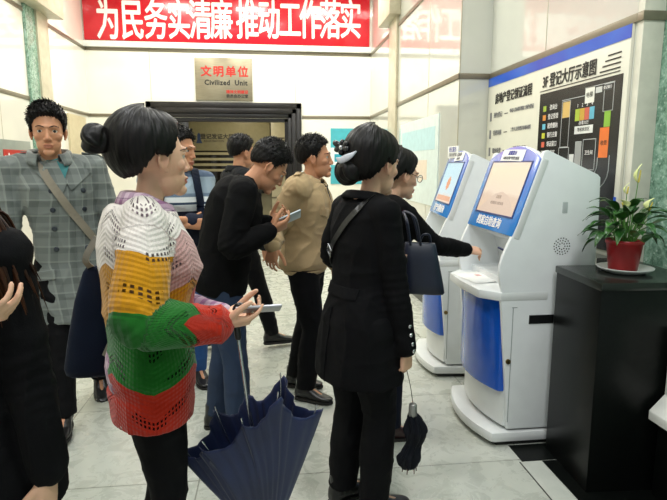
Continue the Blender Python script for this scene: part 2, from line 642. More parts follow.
# cyan poster on the back wall behind the queue
ps = tag(empty('wall_poster', (1.11, BY, 0)), 'cyan and white poster on the back wall beyond the man in the beige jacket', 'poster')
MB().box((-0.14, -0.012, 1.15), (0.36, -0.001, 2.02)).build('poster_sheet', plain('cyan_print', '4FB4C0', 0.3), ps)
MB().box((-0.14, -0.014, 1.45), (0.36, -0.012, 1.72)).build('white_band', plain('poster_white', 'E8F0EC', 0.3), ps)
MB().box((-0.08, -0.015, 1.5), (0.2, -0.013, 1.62)).build('cyan_block', plain('cyan_block', '2E9CB4', 0.3), ps)
# pale poster on the right wall
pr = tag(empty('wall_poster', (RX, 0, 0)), 'faded pale blue and peach poster on the right wall beside the rear kiosk', 'poster')
MB().box((-0.012, 5.05, 1.05), (-0.001, 6.55, 1.93)).build('poster_sheet', plain('pale_blue_print', 'DCE9E4', 0.3), pr)
MB().box((-0.014, 5.15, 1.6), (-0.012, 6.45, 1.82)).build('blue_band', plain('pale_blue_band', 'BFE0E4', 0.3), pr)
MB().box((-0.014, 5.4, 1.3), (-0.012, 6.2, 1.5)).build('peach_block', plain('pale_peach', 'EBD9C4', 0.3), pr)

# framed red notice and beige board on the left wall
fs = tag(empty('framed_notice', (LX, 0, 0)), 'grey framed notice with a red field and white characters on the left wall', 'sign')
y0, y1 = 5.75, 6.50
MB().box((0.001, 5.75, 1.28), (0.025, 6.47, 1.705)).build('frame', plain('grey_frame', '8E958C', 0.35), fs, bevel=0.005)
MB().box((0.025, 5.82, 1.33), (0.03, 6.40, 1.605)).build('red_field', plain('red_print', 'B5362E', 0.3), fs)
text('lettering', '志愿者', 0.19, frame_matrix((0.031, 6.12, 1.465), (0, 1, 0), (0, 0, 1)), M_LETTER, fs, bold=0.004)
bb = tag(empty('wall_board', (LX, 0, 0)), 'plain beige board fixed to the left wall under the metal strip near the corner', 'board')
MB().box((0.001, 7.72, 0.3), (0.03, 8.40, 2.13)).build('board_panel', stone('beige_board', 'C3B590', 'D0C4A2', 0.45), bb, bevel=0.004)
# ---------------------------------------------------------------- kiosks
M_KIOSK = plain('kiosk_pale_metal', 'EBEFEF', 0.32, var=0.02, coat=0.2)
M_KWHITE = plain('kiosk_white_plastic', 'E2E5E3', 0.3, var=0.02)
M_KBLUE = plain('kiosk_blue_panel', '1058C4', 0.22, var=0.06, coat=0.3)
def bezel_mat():
    m = NT('kiosk_blue_bezel')
    tc = m.n('TexCoord')
    sp = m.n('SeparateXYZ')
    m.l(tc.outputs['Object'], sp.inputs[0])
    f = m.math('MULTIPLY', m.math('SUBTRACT', sp.outputs[2], 1.1), 2.3)
    m.set(color=m.ramp(f, [(0.0, '1C7FD0'), (0.55, '3E7CCB'), (0.95, '7A86CE')]), rough=0.22, coat=0.3)
    return m.m
M_BEZEL = bezel_mat()
M_KBLACK = plain('kiosk_black', '121314', 0.35)
M_BRASS = plain('lock_brass', '8A7442', 0.3, metal=0.9)
M_PAPER = plain('paper_white', 'F1F2EE', 0.6, var=0.02)
M_SMALLINK = plain('violet_ink', '4A4AA0', 0.6)
M_GREYINK = plain('grey_ink', '77777A', 0.6)

def screen_mat(kind):
    m = NT('lit_screen_' + kind)
    tc = m.n('TexCoord')
    sp = m.n('SeparateXYZ')
    m.l(tc.outputs['Object'], sp.inputs[0])
    y, z = sp.outputs[1], sp.outputs[2]
    n = m.noise(m.coord((1, 4, 4)), 1.6, 4)
    hz = m.math('ADD', z, m.math('MULTIPLY', n, 0.06))
    if kind == 'peach':
        c = m.ramp(m.math('MULTIPLY', m.math('SUBTRACT', hz, 1.17), 2.6), [(0.0, 'EFC9A6'), (0.2, 'EED2B4'), (0.36, 'E7CDB6'), (0.42, 'F6E3CC'), (0.75, 'F8E8C8'), (0.9, 'F3E2D2'), (0.93, 'C7A6AE'), (1.0, 'B7A0B4')])
    else:
        c = m.ramp(m.math('MULTIPLY', m.math('SUBTRACT', hz, 1.17), 2.6), [(0.0, 'E9BFA6'), (0.18, 'F0D2BC'), (0.3, 'CFE3EA'), (0.75, 'BFE0EC'), (0.93, 'A9CBD8'), (1.0, '8FB5CC')])
    m.set(color='101010', emit=c, emit_s=0.72, rough=0.25)
    return m.m

def bowed(x0, bow, y0, y1, xb, n=18, y_in=0.0):
    """plan outline: arc bulging towards -x between y0 and y1, straight back at xb."""
    pts = []
    for k in range(n + 1):
        t = k / n
        pts.append((x0 - bow * (1 - (2 * t - 1) ** 2), y0 + (y1 - y0) * t))
    return pts + [(xb, y1), (xb, y0)]

def kiosk(loc, rz, label, screen, card_lines, title):
    k = tag(empty('self_service_kiosk', loc, rz), label, 'kiosk', 'self-service kiosks')
    Wd = 0.305
    pl = lambda poly, z0, z1: MB().prism(poly, lambda p: (p[0], p[1], z0), lambda p: (p[0], p[1], z1))
    # rounded plinth
    pl(bowed(0.035, 0.072, -Wd - 0.012, Wd + 0.012, 0.56), 0.022, 0.078).build('plinth', M_KWHITE, k, bevel=0.018)
    pl(bowed(0.07, 0.07, -Wd + 0.01, Wd - 0.01, 0.54), 0.0, 0.03).build('foot', M_KBLACK, k)
    # cabinet body under the shelf
    pl([(0.12, -Wd + 0.003), (0.54, -Wd + 0.003), (0.54, Wd - 0.003), (0.12, Wd - 0.003)], 0.09, 0.86).build('body', M_KIOSK, k)
    # lower front (white) and blue door panel, both bowed
    pl(bowed(0.105, 0.055, -Wd + 0.022, Wd - 0.022, 0.16), 0.10, 0.30).build('lower_front', M_KWHITE, k)
    bd = pl(bowed(0.075, 0.065, -Wd + 0.028, Wd - 0.028, 0.16), 0.285, 0.775)
    bd.build('front_panel', M_KBLUE, k, bevel=0.01)
    # shelf with cut corners
    sh = [(-0.035, -Wd + 0.085), (0.05, -Wd - 0.004), (0.30, -Wd - 0.004), (0.30, Wd + 0.004), (0.05, Wd + 0.004), (-0.035, Wd - 0.085), (-0.05, 0)]
    pl(sh, 0.775, 0.822).build('shelf', M_KWHITE, k, bevel=0.012)
    # side panels
    prof = [(0.12, 0.09), (0.095, 0.36), (0.06, 0.72), (0.052, 0.78), (0.055, 0.83), (0.045, 0.86), (0.038, 0.90), (0.038, 0.95), (0.05, 1.0), (0.07, 1.05), (0.095, 1.105), (0.118, 1.16), (0.175, 1.335), (0.235, 1.515), (0.255, 1.522), (0.52, 1.405), (0.535, 1.39), (0.542, 1.2), (0.545, 0.09)]
    for s in (-1, 1):
        a, b = sorted((s * Wd, s * (Wd - 0.028)))
        MB().prism(prof, lambda p: (p[0], a, p[1]), lambda p: (p[0], b, p[1])).build('side_panel', M_KIOSK, k, bevel=0.007)
    # upper housing with the keyboard recess
    up = [(0.20, 0.82), (0.30, 0.83), (0.30, 0.86), (0.255, 1.03), (0.105, 1.10), (0.13, 1.145), (0.24, 1.47), (0.27, 1.50), (0.51, 1.39), (0.53, 1.36), (0.535, 0.82)]
    MB().prism(up, lambda p: (p[0], -Wd + 0.026, p[1]), lambda p: (p[0], Wd - 0.026, p[1])).build('housing', M_KIOSK, k)
    # slanted bezel with arched top; local frame u (to the right), v (up the slope)
    o0 = (0.098, 0, 1.095)
    u, v = (0, -1, 0), (0.318, 0, 0.948)
    Mz = frame_matrix(o0, u, v)
    def face(poly, w0, w1):
        return MB().prism(poly, lambda p: Mz @ Vector((p[0], p[1], w0)), lambda p: Mz @ Vector((p[0], p[1], w1)))
    hw, hh = Wd + 0.004, 0.43
    arch = [(-hw, 0), (hw, 0), (hw, hh - 0.02)] + [(hw * math.cos(R(a)) if 0 else hw - 2 * hw * t, hh - 0.02 + 0.072 * (1 - (2 * t - 1) ** 2)) for a, t in [(0, j / 14) for j in range(1, 14)]] + [(-hw, hh - 0.02)]
    face([(p[0] * 1.0, p[1]) for p in arch], -0.035, 0.0).build('head_rim', M_KWHITE, k, bevel=0.008)
    inn = [(p[0] * 0.975, 0.004 + p[1] * 0.982) for p in arch]
    face(inn, -0.01, 0.009).build('bezel', M_BEZEL, k, bevel=0.005)
    sx0, sx1, sy0, sy1 = -0.235, 0.235, 0.098, 0.385
    fr = MB()
    for a, b in (((sx0 - 0.008, sy0 - 0.008), (sx1 + 0.008, sy0)), ((sx0 - 0.008, sy1), (sx1 + 0.008, sy1 + 0.008)), ((sx0 - 0.008, sy0), (sx0, sy1)), ((sx1, sy0), (sx1 + 0.008, sy1))):
        fr.add(face([a, (b[0], a[1]), b, (a[0], b[1])], 0.006, 0.013).__dict__ and (lambda mb: (mb.v, mb.f))(face([a, (b[0], a[1]), b, (a[0], b[1])], 0.006, 0.013)))
    fr.build('screen_frame', plain('screen_frame_blue', '2B3C78', 0.3), k)
    scr = face([(sx0, sy0), (sx1, sy0), (sx1, sy1), (sx0, sy1)], 0.004, 0.0105).build('screen', screen_mat(screen), k)
    if screen == 'peach':
        text('screen_lettering', '请触摸', 0.022, Mz @ Matrix.Translation((0, 0.19, 0.0107)), plain('screen_text', '9A8878', 0.6), scr, extrude=0.0003)
        text('screen_lettering', '欢迎使用 自助查询', 0.02, Mz @ Matrix.Translation((0.0, 0.155, 0.0107)), plain('screen_text', '8A7A70', 0.6), scr, extrude=0.0003)
        hill = [(-0.2, 0.12), (-0.13, 0.165), (-0.06, 0.205), (0.02, 0.222), (0.1, 0.205), (0.17, 0.165), (0.22, 0.12), (0.22, 0.10), (-0.2, 0.10)]
        face(hill, 0.0100, 0.0106).build('screen_hill', glow('screen_hill', 'E6CDB8', 0.70), scr)
    else:
        star = []
        for q in range(20):
            rr = 0.055 if q % 2 == 0 else 0.042
            star.append((rr * math.cos(q * PI / 10), 0.235 + rr * math.sin(q * PI / 10)))
        face(star, 0.010, 0.0108).build('screen_emblem', glow('screen_orange', 'E98F5A', 0.68), scr)
        face([(-0.2, 0.11), (0.2, 0.11), (0.2, 0.145), (-0.2, 0.145)], 0.010, 0.0108).build('screen_band', glow('screen_peach', 'E9A987', 0.68), scr)
    text('lettering', title, 0.058, Mz @ Matrix.Translation((-0.02, 0.047, 0.0105)), M_LETTER, k, bold=0.0008, sx=0.92)
    # side details
    for s in (-1,):
        ys = s * Wd
        MB().box((0.205, ys - 0.0035, 0.655), (0.335, ys + 0.001, 0.70)).build('vent_slot', M_KBLACK, k)
        dots = MB()
        for rad, cnt in ((0.041, 18), (0.029, 13), (0.016, 8)):
            for q in range(cnt):
                a = 2 * PI * q / cnt
                cx, cz = 0.355 + rad * math.cos(a), 1.05 + rad * math.sin(a)
                dots.add(tube([(cx, ys - 0.0015, cz), (cx, ys + 0.001, cz)], [0.0034] * 2, 6, False))
        dots.build('speaker_grille', M_KBLACK, k)
        lk = MB().add(tube([(0.105, ys - 0.008, 0.46), (0.105, ys + 0.002, 0.46)], [0.013] * 2, 16, False)).build('door_lock', M_BRASS, k, smooth=True)
        MB().box((0.103, ys - 0.009, 0.452), (0.107, ys - 0.0078, 0.468)).build('keyhole', M_KBLACK, lk)
        MB().box((0.345, ys - 0.002, 1.215), (0.372, ys + 0.001, 1.27)).build('side_socket', plain('socket_grey', 'B9C0C0', 0.4), k, bevel=0.004)
        sm = MB()
        sm.box((0.078, ys - 0.0012, 0.74), (0.105, ys, 0.744)).box((0.082, ys - 0.0012, 0.13), (0.086, ys, 0.74))
        sm.build('door_seam', plain('seam_grey', '9CA2A2', 0.5), k, M=Matrix.Translation((0.035, 0, 0)))
    return k, Mz, face

K1, Mz1, face1 = kiosk((1.085, 2.815, 0), 0.0, 'nearest white and blue self-service kiosk with a peach lit screen, beside the black pedestal', 'peach', 2, '档案自助查询')
K2, Mz2, face2 = kiosk((1.10, 3.76, 0), R(-6), 'farther white kiosk with a pale blue lit screen, half hidden behind the first kiosk', 'blue', 1, '房产自助查询')

# paper notices clipped on the kiosks
def notice(k, Mz, x0, x1, y0, y1, lines, label, tilt=0.0):
    t = tag(empty('paper_notice', k.location, k.rotation_euler.z), label, 'notice')
    A = Mz @ Matrix.Translation(((x0 + x1) / 2, (y0 + y1) / 2, 0.0125)) @ Matrix.Rotation(tilt, 4, 'Z')
    w, hh = (x1 - x0) / 2, (y1 - y0) / 2
    nn = 8
    vs, fs_ = [], []
    for i in range(nn + 1):
        x = -w + 2 * w * i / nn
        zz = 0.004 * math.sin(i / nn * PI)
        for y, dz in ((-hh, 0), (hh, 0)):
            vs += [A @ Vector((x, y, zz)), A @ Vector((x, y, zz - 0.0012))]
    for i in range(nn):
        a = i * 4
        fs_ += [(a, a + 4, a + 6, a + 2), (a + 1, a + 3, a + 7, a + 5), (a, a + 1, a + 5, a + 4), (a + 2, a + 6, a + 7, a + 3)]
    fs_ += [(0, 2, 3, 1), (nn * 4, nn * 4 + 1, nn * 4 + 3, nn * 4 + 2)]
    mesh_obj('sheet', vs, fs_, M_PAPER, t)
    for i, (tx, size, col) in enumerate(lines):
        text('lettering', tx, size, A @ Matrix.Translation((0, hh - 0.02 - i * 0.028, 0.0048)), col, t, extrude=0.0004, bold=0.0004)
    return t
notice(K1, Mz1, -0.145, 0.125, 0.392, 0.455, [('温馨提示', 0.026, M_SMALLINK), ('本机可查询产权登记信息', 0.018, M_GREYINK)], 'white paper notice with violet heading stuck on top of the nearest kiosk screen', -0.02)
notice(K2, Mz2, -0.07, 0.17, 0.40, 0.462, [('自助查询', 0.03, M_GREYINK), ('请刷身份证', 0.018, M_GREYINK)], 'white paper notice stuck on top of the farther kiosk screen', 0.03)
cs = tag(empty('sign_card', (1.33, 3.86, 1.50)), 'small white sign card with grey print standing on top of the farther kiosk', 'sign')
MB().box((-0.004, -0.11, 0), (0.004, 0.11, 0.085)).build('card', M_PAPER, cs, bevel=0.001)
text('lettering', '便民服务', 0.04, frame_matrix((-0.0045, 0, 0.058), (0, -1, 0), (0, 0, 1)), M_SMALLINK, cs, extrude=0.0004)
text('lettering', '自助查询终端', 0.028, frame_matrix((-0.0045, 0, 0.022), (0, -1, 0), (0, 0, 1)), M_GREYINK, cs, extrude=0.0004)

# papers and pen on the first kiosk
def sheet(label, c, w, d, rz, tiltx, name='paper_sheet', curl=0.006):
    t = empty(name, c, rz)
    t.rotation_euler = (0, tiltx, rz)
    vs, fs_ = [], []
    nn = 8
    for i in range(nn + 1):
        x = -w / 2 + w * i / nn
        z = curl * (1 - math.cos(i / nn * PI * 1.3)) * 0.5
        vs += [(x, -d / 2, z), (x, d / 2, z), (x, -d / 2, z + 0.001), (x, d / 2, z + 0.001)]
    for i in range(nn):
        a = i * 4
        fs_ += [(a, a + 1, a + 5, a + 4), (a + 2, a + 6, a + 7, a + 3), (a, a + 4, a + 6, a + 2), (a + 1, a + 3, a + 7, a + 5)]
    fs_ += [(0, 2, 3, 1), (nn * 4, nn * 4 + 1, nn * 4 + 3, nn * 4 + 2)]
    mesh_obj('sheet', vs, fs_, M_PAPER, t, True)
    return tag(t, label, 'paper')
s1 = sheet('white paper form lying on the shelf of the nearest kiosk under the hand', (1.16, 2.86, 0.8235), 0.19, 0.27, 0.12, 0.0)
MB().box((0.0, 0.02, 0.006), (0.03, 0.06, 0.0068)).build('red_stamp', plain('pale_red_stamp', 'D9A6A0', 0.6), s1)
s2 = sheet('white receipt sheet leaning against the recess of the nearest kiosk', (1.235, 2.66, 0.905), 0.13, 0.12, -0.1, -1.1, 'receipt_sheet')
pn = tag(empty('pen', (1.24, 2.59, 0.975)), 'dark blue pen leaning in the recess of the nearest kiosk', 'pen')
pa, pb = Vector((-0.075, 0.04, 0.055)), Vector((0.055, -0.015, -0.015))
MB().add(tube([pa, pa.lerp(pb, 0.8)], [0.0055, 0.0055], 10)).build('barrel', plain('pen_navy', '1B2450', 0.3), pn, smooth=True)
MB().add(tube([pa.lerp(pb, 0.8), pb], [0.005, 0.0015], 10)).build('tip', M_KBLACK, pn, smooth=True)

# ---------------------------------------------------------------- information board on the right wall
ib = tag(empty('information_board', (PX, 0, 0)), 'large white information board with floor map and Chinese headings on the right wall', 'board')
MB().box((-0.018, 2.70, 0.95), (-0.001, SY - 0.02, 2.163)).build('board_sheet', plain('board_white', 'DEDCCB', 0.3, var=0.02), ib, bevel=0.002)
def blue_band():
    m = NT('board_blue')
    n1 = m.noise(m.coord((1, 1, 1)), 0.9, 3)
    m.set(color=m.ramp(n1, [(0.35, '1E4FC0'), (0.5, '2B62C9'), (0.66, '2F3FB4')]), rough=0.3)
    return m.m
M_BBLUE = blue_band()
MB().box((-0.021, 2.70, 2.095), (-0.0175, SY - 0.02, 2.163)).build('blue_band', M_BBLUE, ib)
bs = MB()
for z in (1.265, 1.222):
    bs.box((-0.021, 2.72, z - 0.014), (-0.0175, 3.0, z + 0.014))
bs.build('blue_stripes', M_BBLUE, ib)
def bt(y, z, w=-0.0215):
    return frame_matrix((w, y, z), (0, -1, 0), (0, 0, 1))
text('lettering', '房地产登记领证流程', 0.088, bt(4.06, 1.975), M_INK, ib, bold=0.0015, sx=0.80)
text('lettering', '3F 登记大厅示意图', 0.096, bt(3.29, 1.995), M_INK, ib, bold=0.0015, sx=0.78)
ln = MB()
for k in range(4):
    ln.box((-0.021, 2.77, 1.958 + k * 0.026), (-0.018, 2.95 - k * 0.022, 1.965 + k * 0.026))
ln.box((-0.021, 2.77, 1.940), (-0.018, 3.63, 1.945))
ln.build('heading_rules', M_INK, ib)
# flow chart rows
for i, (a, b) in enumerate([('预约登记', '申请人持材料到窗口预约登记'), ('受理审核', '工作人员受理并审核材料'), ('缴纳税费', '到收费窗口缴费'), ('领取证书', '凭受理单领取证书')]):
    z = 1.850 - i * 0.143
    MB().box((-0.0205, 4.44, z - 0.04), (-0.0178, 4.47, z + 0.03)).build('step_marker', M_GREYINK, ib)
    text('lettering', a, 0.046, bt(4.31, z), M_GREYINK, ib, sx=0.9)
    MB().box((-0.0205, 4.13, z - 0.003), (-0.0178, 4.19, z + 0.003)).build('step_dash', M_INK, ib)
    text('lettering', b, 0.034, bt(3.90, z + 0.01), M_GREYINK, ib, sx=0.88)
# black floor map
MX = -0.0225
mp_ = MB().box((-0.0215, 2.74, 0.98), (-0.0175, 3.62, 1.925)).build('floor_map', plain('map_black', '17181A', 0.25), ib)
def mapbox(name, y0, y1, z0, z1, col, d=0.0):
    MB().box((MX - d, y0, z0), (-0.021, y1, z1)).build(name, plain('map_' + col, col, 0.35), mp_)
for i, (tx, col) in enumerate([('咨询台', '9DB53A'), ('登记受理', 'D88A3C'), ('税费缴纳', '63B4CC'), ('银行主窗', 'C4C63C'), ('领证窗口', 'C9604A'), ('休息区', 'B7B7B0')]):
    z = 1.822 - i * 0.059
    mapbox('legend_block', 3.525, 3.565, z - 0.018, z + 0.018, col)
    text('lettering', tx, 0.038, bt(3.43, z, MX - 0.0005), M_LETTER, mp_, extrude=0.0004, sx=0.85)
mapbox('map_room', 3.232, 3.315, 1.742, 1.838, 'D6B46A')
mapbox('map_room', 2.983, 3.075, 1.805, 1.897, 'E6E6DA')
text('lettering', '电梯', 0.034, bt(3.03, 1.85, MX - 0.0008), M_INK, mp_, extrude=0.0004)
mapbox('map_label', 2.912, 2.972, 1.852, 1.884, 'C9CBC6')
mapbox('map_label', 2.822, 2.900, 1.856, 1.886, '3A3C3E')
text('lettering', '登记窗口', 0.019, bt(2.861, 1.871, MX - 0.0006), M_LETTER, mp_, extrude=0.0004)
for k, col in enumerate(['A9BE3C', 'C9A23C', 'C95D4A', '5FB0C8']):
    y = 3.168 - k * 0.0495
    mapbox('map_counter', y - 0.047, y, 1.712, 1.782, col)
    text('lettering', str(k + 1), 0.03, bt(y - 0.0235, 1.80, MX - 0.0005), M_LETTER, mp_, extrude=0.0004)
mapbox('map_label', 2.975, 3.165, 1.634, 1.680, 'E0E2DC')
text('lettering', '办事大厅', 0.026, bt(3.07, 1.696, MX - 0.0005), M_LETTER, mp_, extrude=0.0004)
text('lettering', '等候休息区', 0.026, bt(3.07, 1.657, MX - 0.0005), M_INK, mp_, extrude=0.0004)
mapbox('map_room', 2.818, 2.874, 1.658, 1.745, '86B63A')
mapbox('map_room', 2.820, 2.905, 1.490, 1.656, 'E4742E')
text('lettering', '收费', 0.03, bt(2.862, 1.57, MX - 0.0005), M_INK, mp_, extrude=0.0004)
mapbox('map_room', 3.085, 3.14, 1.44, 1.585, '9A9C9A')
mapbox('map_room', 3.155, 3.205, 1.40, 1.515, 'D8DAD6')
text('lettering', '卫生间', 0.028, bt(3.0, 1.52, MX - 0.0005), M_LETTER, mp_, extrude=0.0004)
ol = MB()
def outline(y0, y1, z0, z1, t=0.004):
    for a, b in (((y0, z0), (y1, z0 + t)), ((y0, z1 - t), (y1, z1)), ((y0, z0), (y0 + t, z1)), ((y1 - t, z0), (y1, z1))):
        ol.box((MX, a[0], a[1]), (-0.021, b[0], b[1]))
outline(3.228, 3.325, 1.56, 1.845)
outline(3.215, 3.335, 1.43, 1.56)
outline(2.935, 3.065, 1.42, 1.60)
outline(3.08, 3.145, 1.38, 1.59)
outline(2.803, 2.893, 1.742, 1.892)
ol.box((MX, 2.80, 1.892), (-0.021, 3.08, 1.896)).box((MX, 3.07, 1.85), (-0.021, 3.33, 1.854))
ol.build('map_outlines', plain('map_line', 'B9BCBA', 0.4), mp_)
arc = [(MX, 2.80, 1.50)] + [(MX, 2.80 + 0.24 * (1 - math.cos(R(a))), 1.42 - 0.14 * math.sin(R(a))) for a in range(0, 91, 15)]
arc2 = [(MX, 2.908, 1.49)] + [(MX, 2.908 + 0.12 * (1 - math.cos(R(a))), 1.45 - 0.08 * math.sin(R(a))) for a in range(0, 91, 15)]
MB().add(tube(arc, [0.0025] * len(arc), 6)).build('map_curve', plain('map_line', 'B9BCBA', 0.4), mp_)
MB().add(tube(arc2, [0.0025] * len(arc2), 6)).build('map_curve', plain('map_line', 'B9BCBA', 0.4), mp_)

# ---------------------------------------------------------------- black pedestal, counter end
pd = tag(empty('pedestal', (1.515, 2.27, 0), R(-3)), 'black polished granite pedestal counter beside the nearest kiosk, carrying the potted plant', 'pedestal')
MB().box((-0.125, -0.205, 0.0), (0.26, 0.195, 0.925)).build('body', M_GRANITE, pd, bevel=0.004)
MB().prism([(-0.13, -0.212), (0.36, -0.212), (0.36, 0.40), (0.19, 0.40), (0.19, 0.203), (-0.13, 0.203)], lambda p: (p[0], p[1], 0.925), lambda p: (p[0], p[1], 0.96)).build('top_slab', stone('dark_granite_top', '141816', '20251F', 0.25, 40), pd, bevel=0.006)
ce = tag(empty('counter_end', (1.765, 1.86, 0)), 'white-panelled counter end with a projecting white ledge at the right edge of the picture', 'counter')
MB().box((-0.085, -0.2, 0.42), (0.215, 0.17, 0.76)).build('panel', M_WHITE, ce, bevel=0.006)
MB().prism([(-0.15, 0.36), (-0.15, 0.40), (-0.085, 0.47), (0.215, 0.47), (0.215, 0.36)], lambda p: (p[0], -0.24, p[1]), lambda p: (p[0], 0.17, p[1])).build('ledge', M_WHITE, ce, bevel=0.004)
MB().box((-0.10, -0.22, 0.0), (0.215, 0.17, 0.36)).build('base', M_GRANITE, ce, bevel=0.004)

# ---------------------------------------------------------------- potted plant
random.seed(7)
pc = Vector((1.625, 2.28, 0.9605))
sc_ = tag(mesh_obj('saucer', *lathe([(0.0, 0.0), (0.075, 0.0), (0.085, 0.003), (0.118, 0.02), (0.121, 0.026), (0.117, 0.026), (0.083, 0.009), (0.0, 0.008)], 40), plain('saucer_white', 'C9CFC9', 0.35), None, True, pc), 'pale round saucer under the red plant pot on the black pedestal', 'saucer')
pt = tag(empty('potted_peace_lily', pc + V(-0.012, 0, 0.0095)), 'green peace lily with pale flowers in a red pot on the black pedestal', 'plant')
mesh_obj('pot', *lathe([(0.0, 0.0), (0.057, 0.0), (0.061, 0.004), (0.076, 0.122), (0.081, 0.126), (0.082, 0.142), (0.076, 0.143), (0.073, 0.13), (0.072, 0.115), (0.0, 0.112)], 40), plain('red_pot', '9C1418', 0.35, var=0.12), pt, True)
mesh_obj('soil', *lathe([(0.0, 0.105), (0.071, 0.108), (0.071, 0.122), (0.0, 0.126)], 24), plain('soil', '2A2018', 0.9, var=0.3), pt, True)
def leaf_mat():
    m = NT('lily_leaf')
    n1 = m.noise(m.coord(), 22, 3)
    m.set(color=m.ramp(n1, [(0.3, '173A16'), (0.55, '27591D'), (0.8, '437C28')]), rough=0.3, spec=0.5)
    return m.m
M_LEAF = leaf_mat()
M_STEM = plain('lily_stem', '55883A', 0.45)
M_SPATHE = plain('lily_spathe', 'D6DE9A', 0.5, var=0.1)
M_SPADIX = plain('lily_spadix', 'D9C65A', 0.6)
def blade(base, tip, width, droop, cup=0.25, n=10):
    base, tip = Vector(base), Vector(tip)
    d = tip - base
    side = d.cross(Vector((0, 0, 1)))
    side = side.normalized() if side.length > 1e-4 else Vector((1, 0, 0))
    up = side.cross(d).normalized()
    vs, fs_ = [], []
    for i in range(n + 1):
        t = i / n
        c = base + d * t + up * (droop * math.sin(t * PI * 0.9) - droop * 0.6 * t * t)
        w = width * (math.sin(PI * min(1, t ** 0.75)) ** 0.85) * (1 - 0.25 * t) + 0.0006
        for q in (-1, -0.5, 0, 0.5, 1):
            vs.append(c + side * (w * q) + up * (cup * w * abs(q) + 0.0015 * math.sin(9 * t + q * 2)))
        for q in (1, 0.5, 0, -0.5, -1):
            vs.append(c + side * (w * q) + up * (cup * w * abs(q) + 0.0015 * math.sin(9 * t + q * 2) - 0.0011))
    for i in range(n):
        for k in range(10):
            a, b = i * 10 + k, i * 10 + (k + 1) % 10
            fs_.append((a, b, b + 10, a + 10))
    fs_ += [tuple(range(10))[::-1], tuple(n * 10 + k for k in range(10))]
    return vs, fs_
spec_l = []
for k in range(44):
    a = k * 2.399 + random.uniform(-0.3, 0.3)
    lev = k / 44
    reach = random.uniform(0.05, 0.125) * (1.1 - 0.5 * lev)
    hgt = 0.155 + 0.13 * lev + random.uniform(-0.02, 0.03)
    spec_l.append((a, reach, hgt, random.uniform(0.09, 0.145), random.uniform(0.022, 0.036), random.uniform(-0.085, 0.035) + 0.04 * lev))
spec_l += [(3.25, 0.09, 0.245, 0.135, 0.024, 0.05), (3.0, 0.09, 0.20, 0.125, 0.018, -0.02), (-0.15, 0.10, 0.20, 0.16, 0.02, 0.03), (3.5, 0.11, 0.185, 0.11, 0.022, -0.06)]
for a, reach, hgt, ln_, wd, rise in spec_l:
    ca, sa = math.cos(a), math.sin(a)
    b0 = Vector((0.03 * ca, 0.03 * sa, 0.115))
    b1 = Vector((reach * ca, reach * sa, hgt))
    tip = b1 + Vector((ca * ln_ * 0.9, sa * ln_ * 0.9, rise))
    lf = mesh_obj('leaf', *blade(b1, tip, wd, 0.022), M_LEAF, pt, True)
    st = smooth_path([b0, b0.lerp(b1, 0.55) + V(0, 0, 0.02), b1], 4)
    mesh_obj('petiole', *tube(st, [0.0022] * len(st), 6), M_STEM, lf, True)
for (x, y, z0, z1, lean, w) in ((0.018, -0.03, 0.40, 0.485, 0.008, 0.011), (-0.055, -0.05, 0.285, 0.33, -0.02, 0.022), (0.075, -0.04, 0.275, 0.335, 0.018, 0.018), (-0.025, -0.02, 0.35, 0.40, 0.004, 0.006)):
    fl = mesh_obj('flower', *blade((x, y, z0), (x + lean, y, z1), w, 0.012, 0.9), M_SPATHE, pt, True)
    st = smooth_path([(0, 0, 0.115), (x * 0.6, y * 0.6, 0.2), (x, y, z0)], 5)
    mesh_obj('flower_stem', *tube(st, [0.002] * len(st), 6), M_STEM, fl, True)
    mesh_obj('spadix', *tube([(x, y - 0.004, z0 + 0.006), (x + lean * 0.6, y - 0.005, z0 + (z1 - z0) * 0.65)], [0.0042, 0.003], 8), M_SPADIX, fl, True)
# ================================================================ people
_rs = np.random.RandomState(3)
_PERM = _rs.permutation(256)
_VAL = _rs.rand(256) * 2 - 1
def vnoise(p, freq):
    """value noise on an (n,3) array, -1..1"""
    q = np.asarray(p) * freq + 100.0
    i = np.floor(q).astype(int)
    f = q - i
    u = f * f * (3 - 2 * f)
    def h(a, b, c):
        return _VAL[_PERM[(_PERM[(_PERM[a & 255] + b) & 255] + c) & 255]]
    x, y, z = i[:, 0], i[:, 1], i[:, 2]
    r = 0
    for dx in (0, 1):
        for dy in (0, 1):
            for dz in (0, 1):
                w = (u[:, 0] if dx else 1 - u[:, 0]) * (u[:, 1] if dy else 1 - u[:, 1]) * (u[:, 2] if dz else 1 - u[:, 2])
                r = r + w * h(x + dx, y + dy, z + dz)
    return r

def fuse_mesh(name, pieces, voxel, smooth_it=3, fac=0.5):
    mb = MB()
    for p in pieces:
        mb.add(p)
    me = bpy.data.meshes.new(name)
    me.from_pydata(mb.v, [], mb.f)
    me.update()
    bm = bmesh.new()
    bm.from_mesh(me)
    # orient every closed piece outwards
    bmesh.ops.recalc_face_normals(bm, faces=bm.faces)
    bm.to_mesh(me)
    bm.free()
    o = bpy.data.objects.new(name, me)
    COL.objects.link(o)
    r = o.modifiers.new('remesh', 'REMESH')
    r.mode = 'VOXEL'
    r.voxel_size = voxel
    if smooth_it:
        s = o.modifiers.new('smooth', 'SMOOTH')
        s.factor = fac
        s.iterations = smooth_it
    bpy.context.view_layer.update()
    me2 = bpy.data.meshes.new_from_object(o.evaluated_get(bpy.context.evaluated_depsgraph_get()))
    bpy.data.objects.remove(o)
    bpy.data.meshes.remove(me)
    me2.name = name
    me2.polygons.foreach_set('use_smooth', [True] * len(me2.polygons))
    return me2

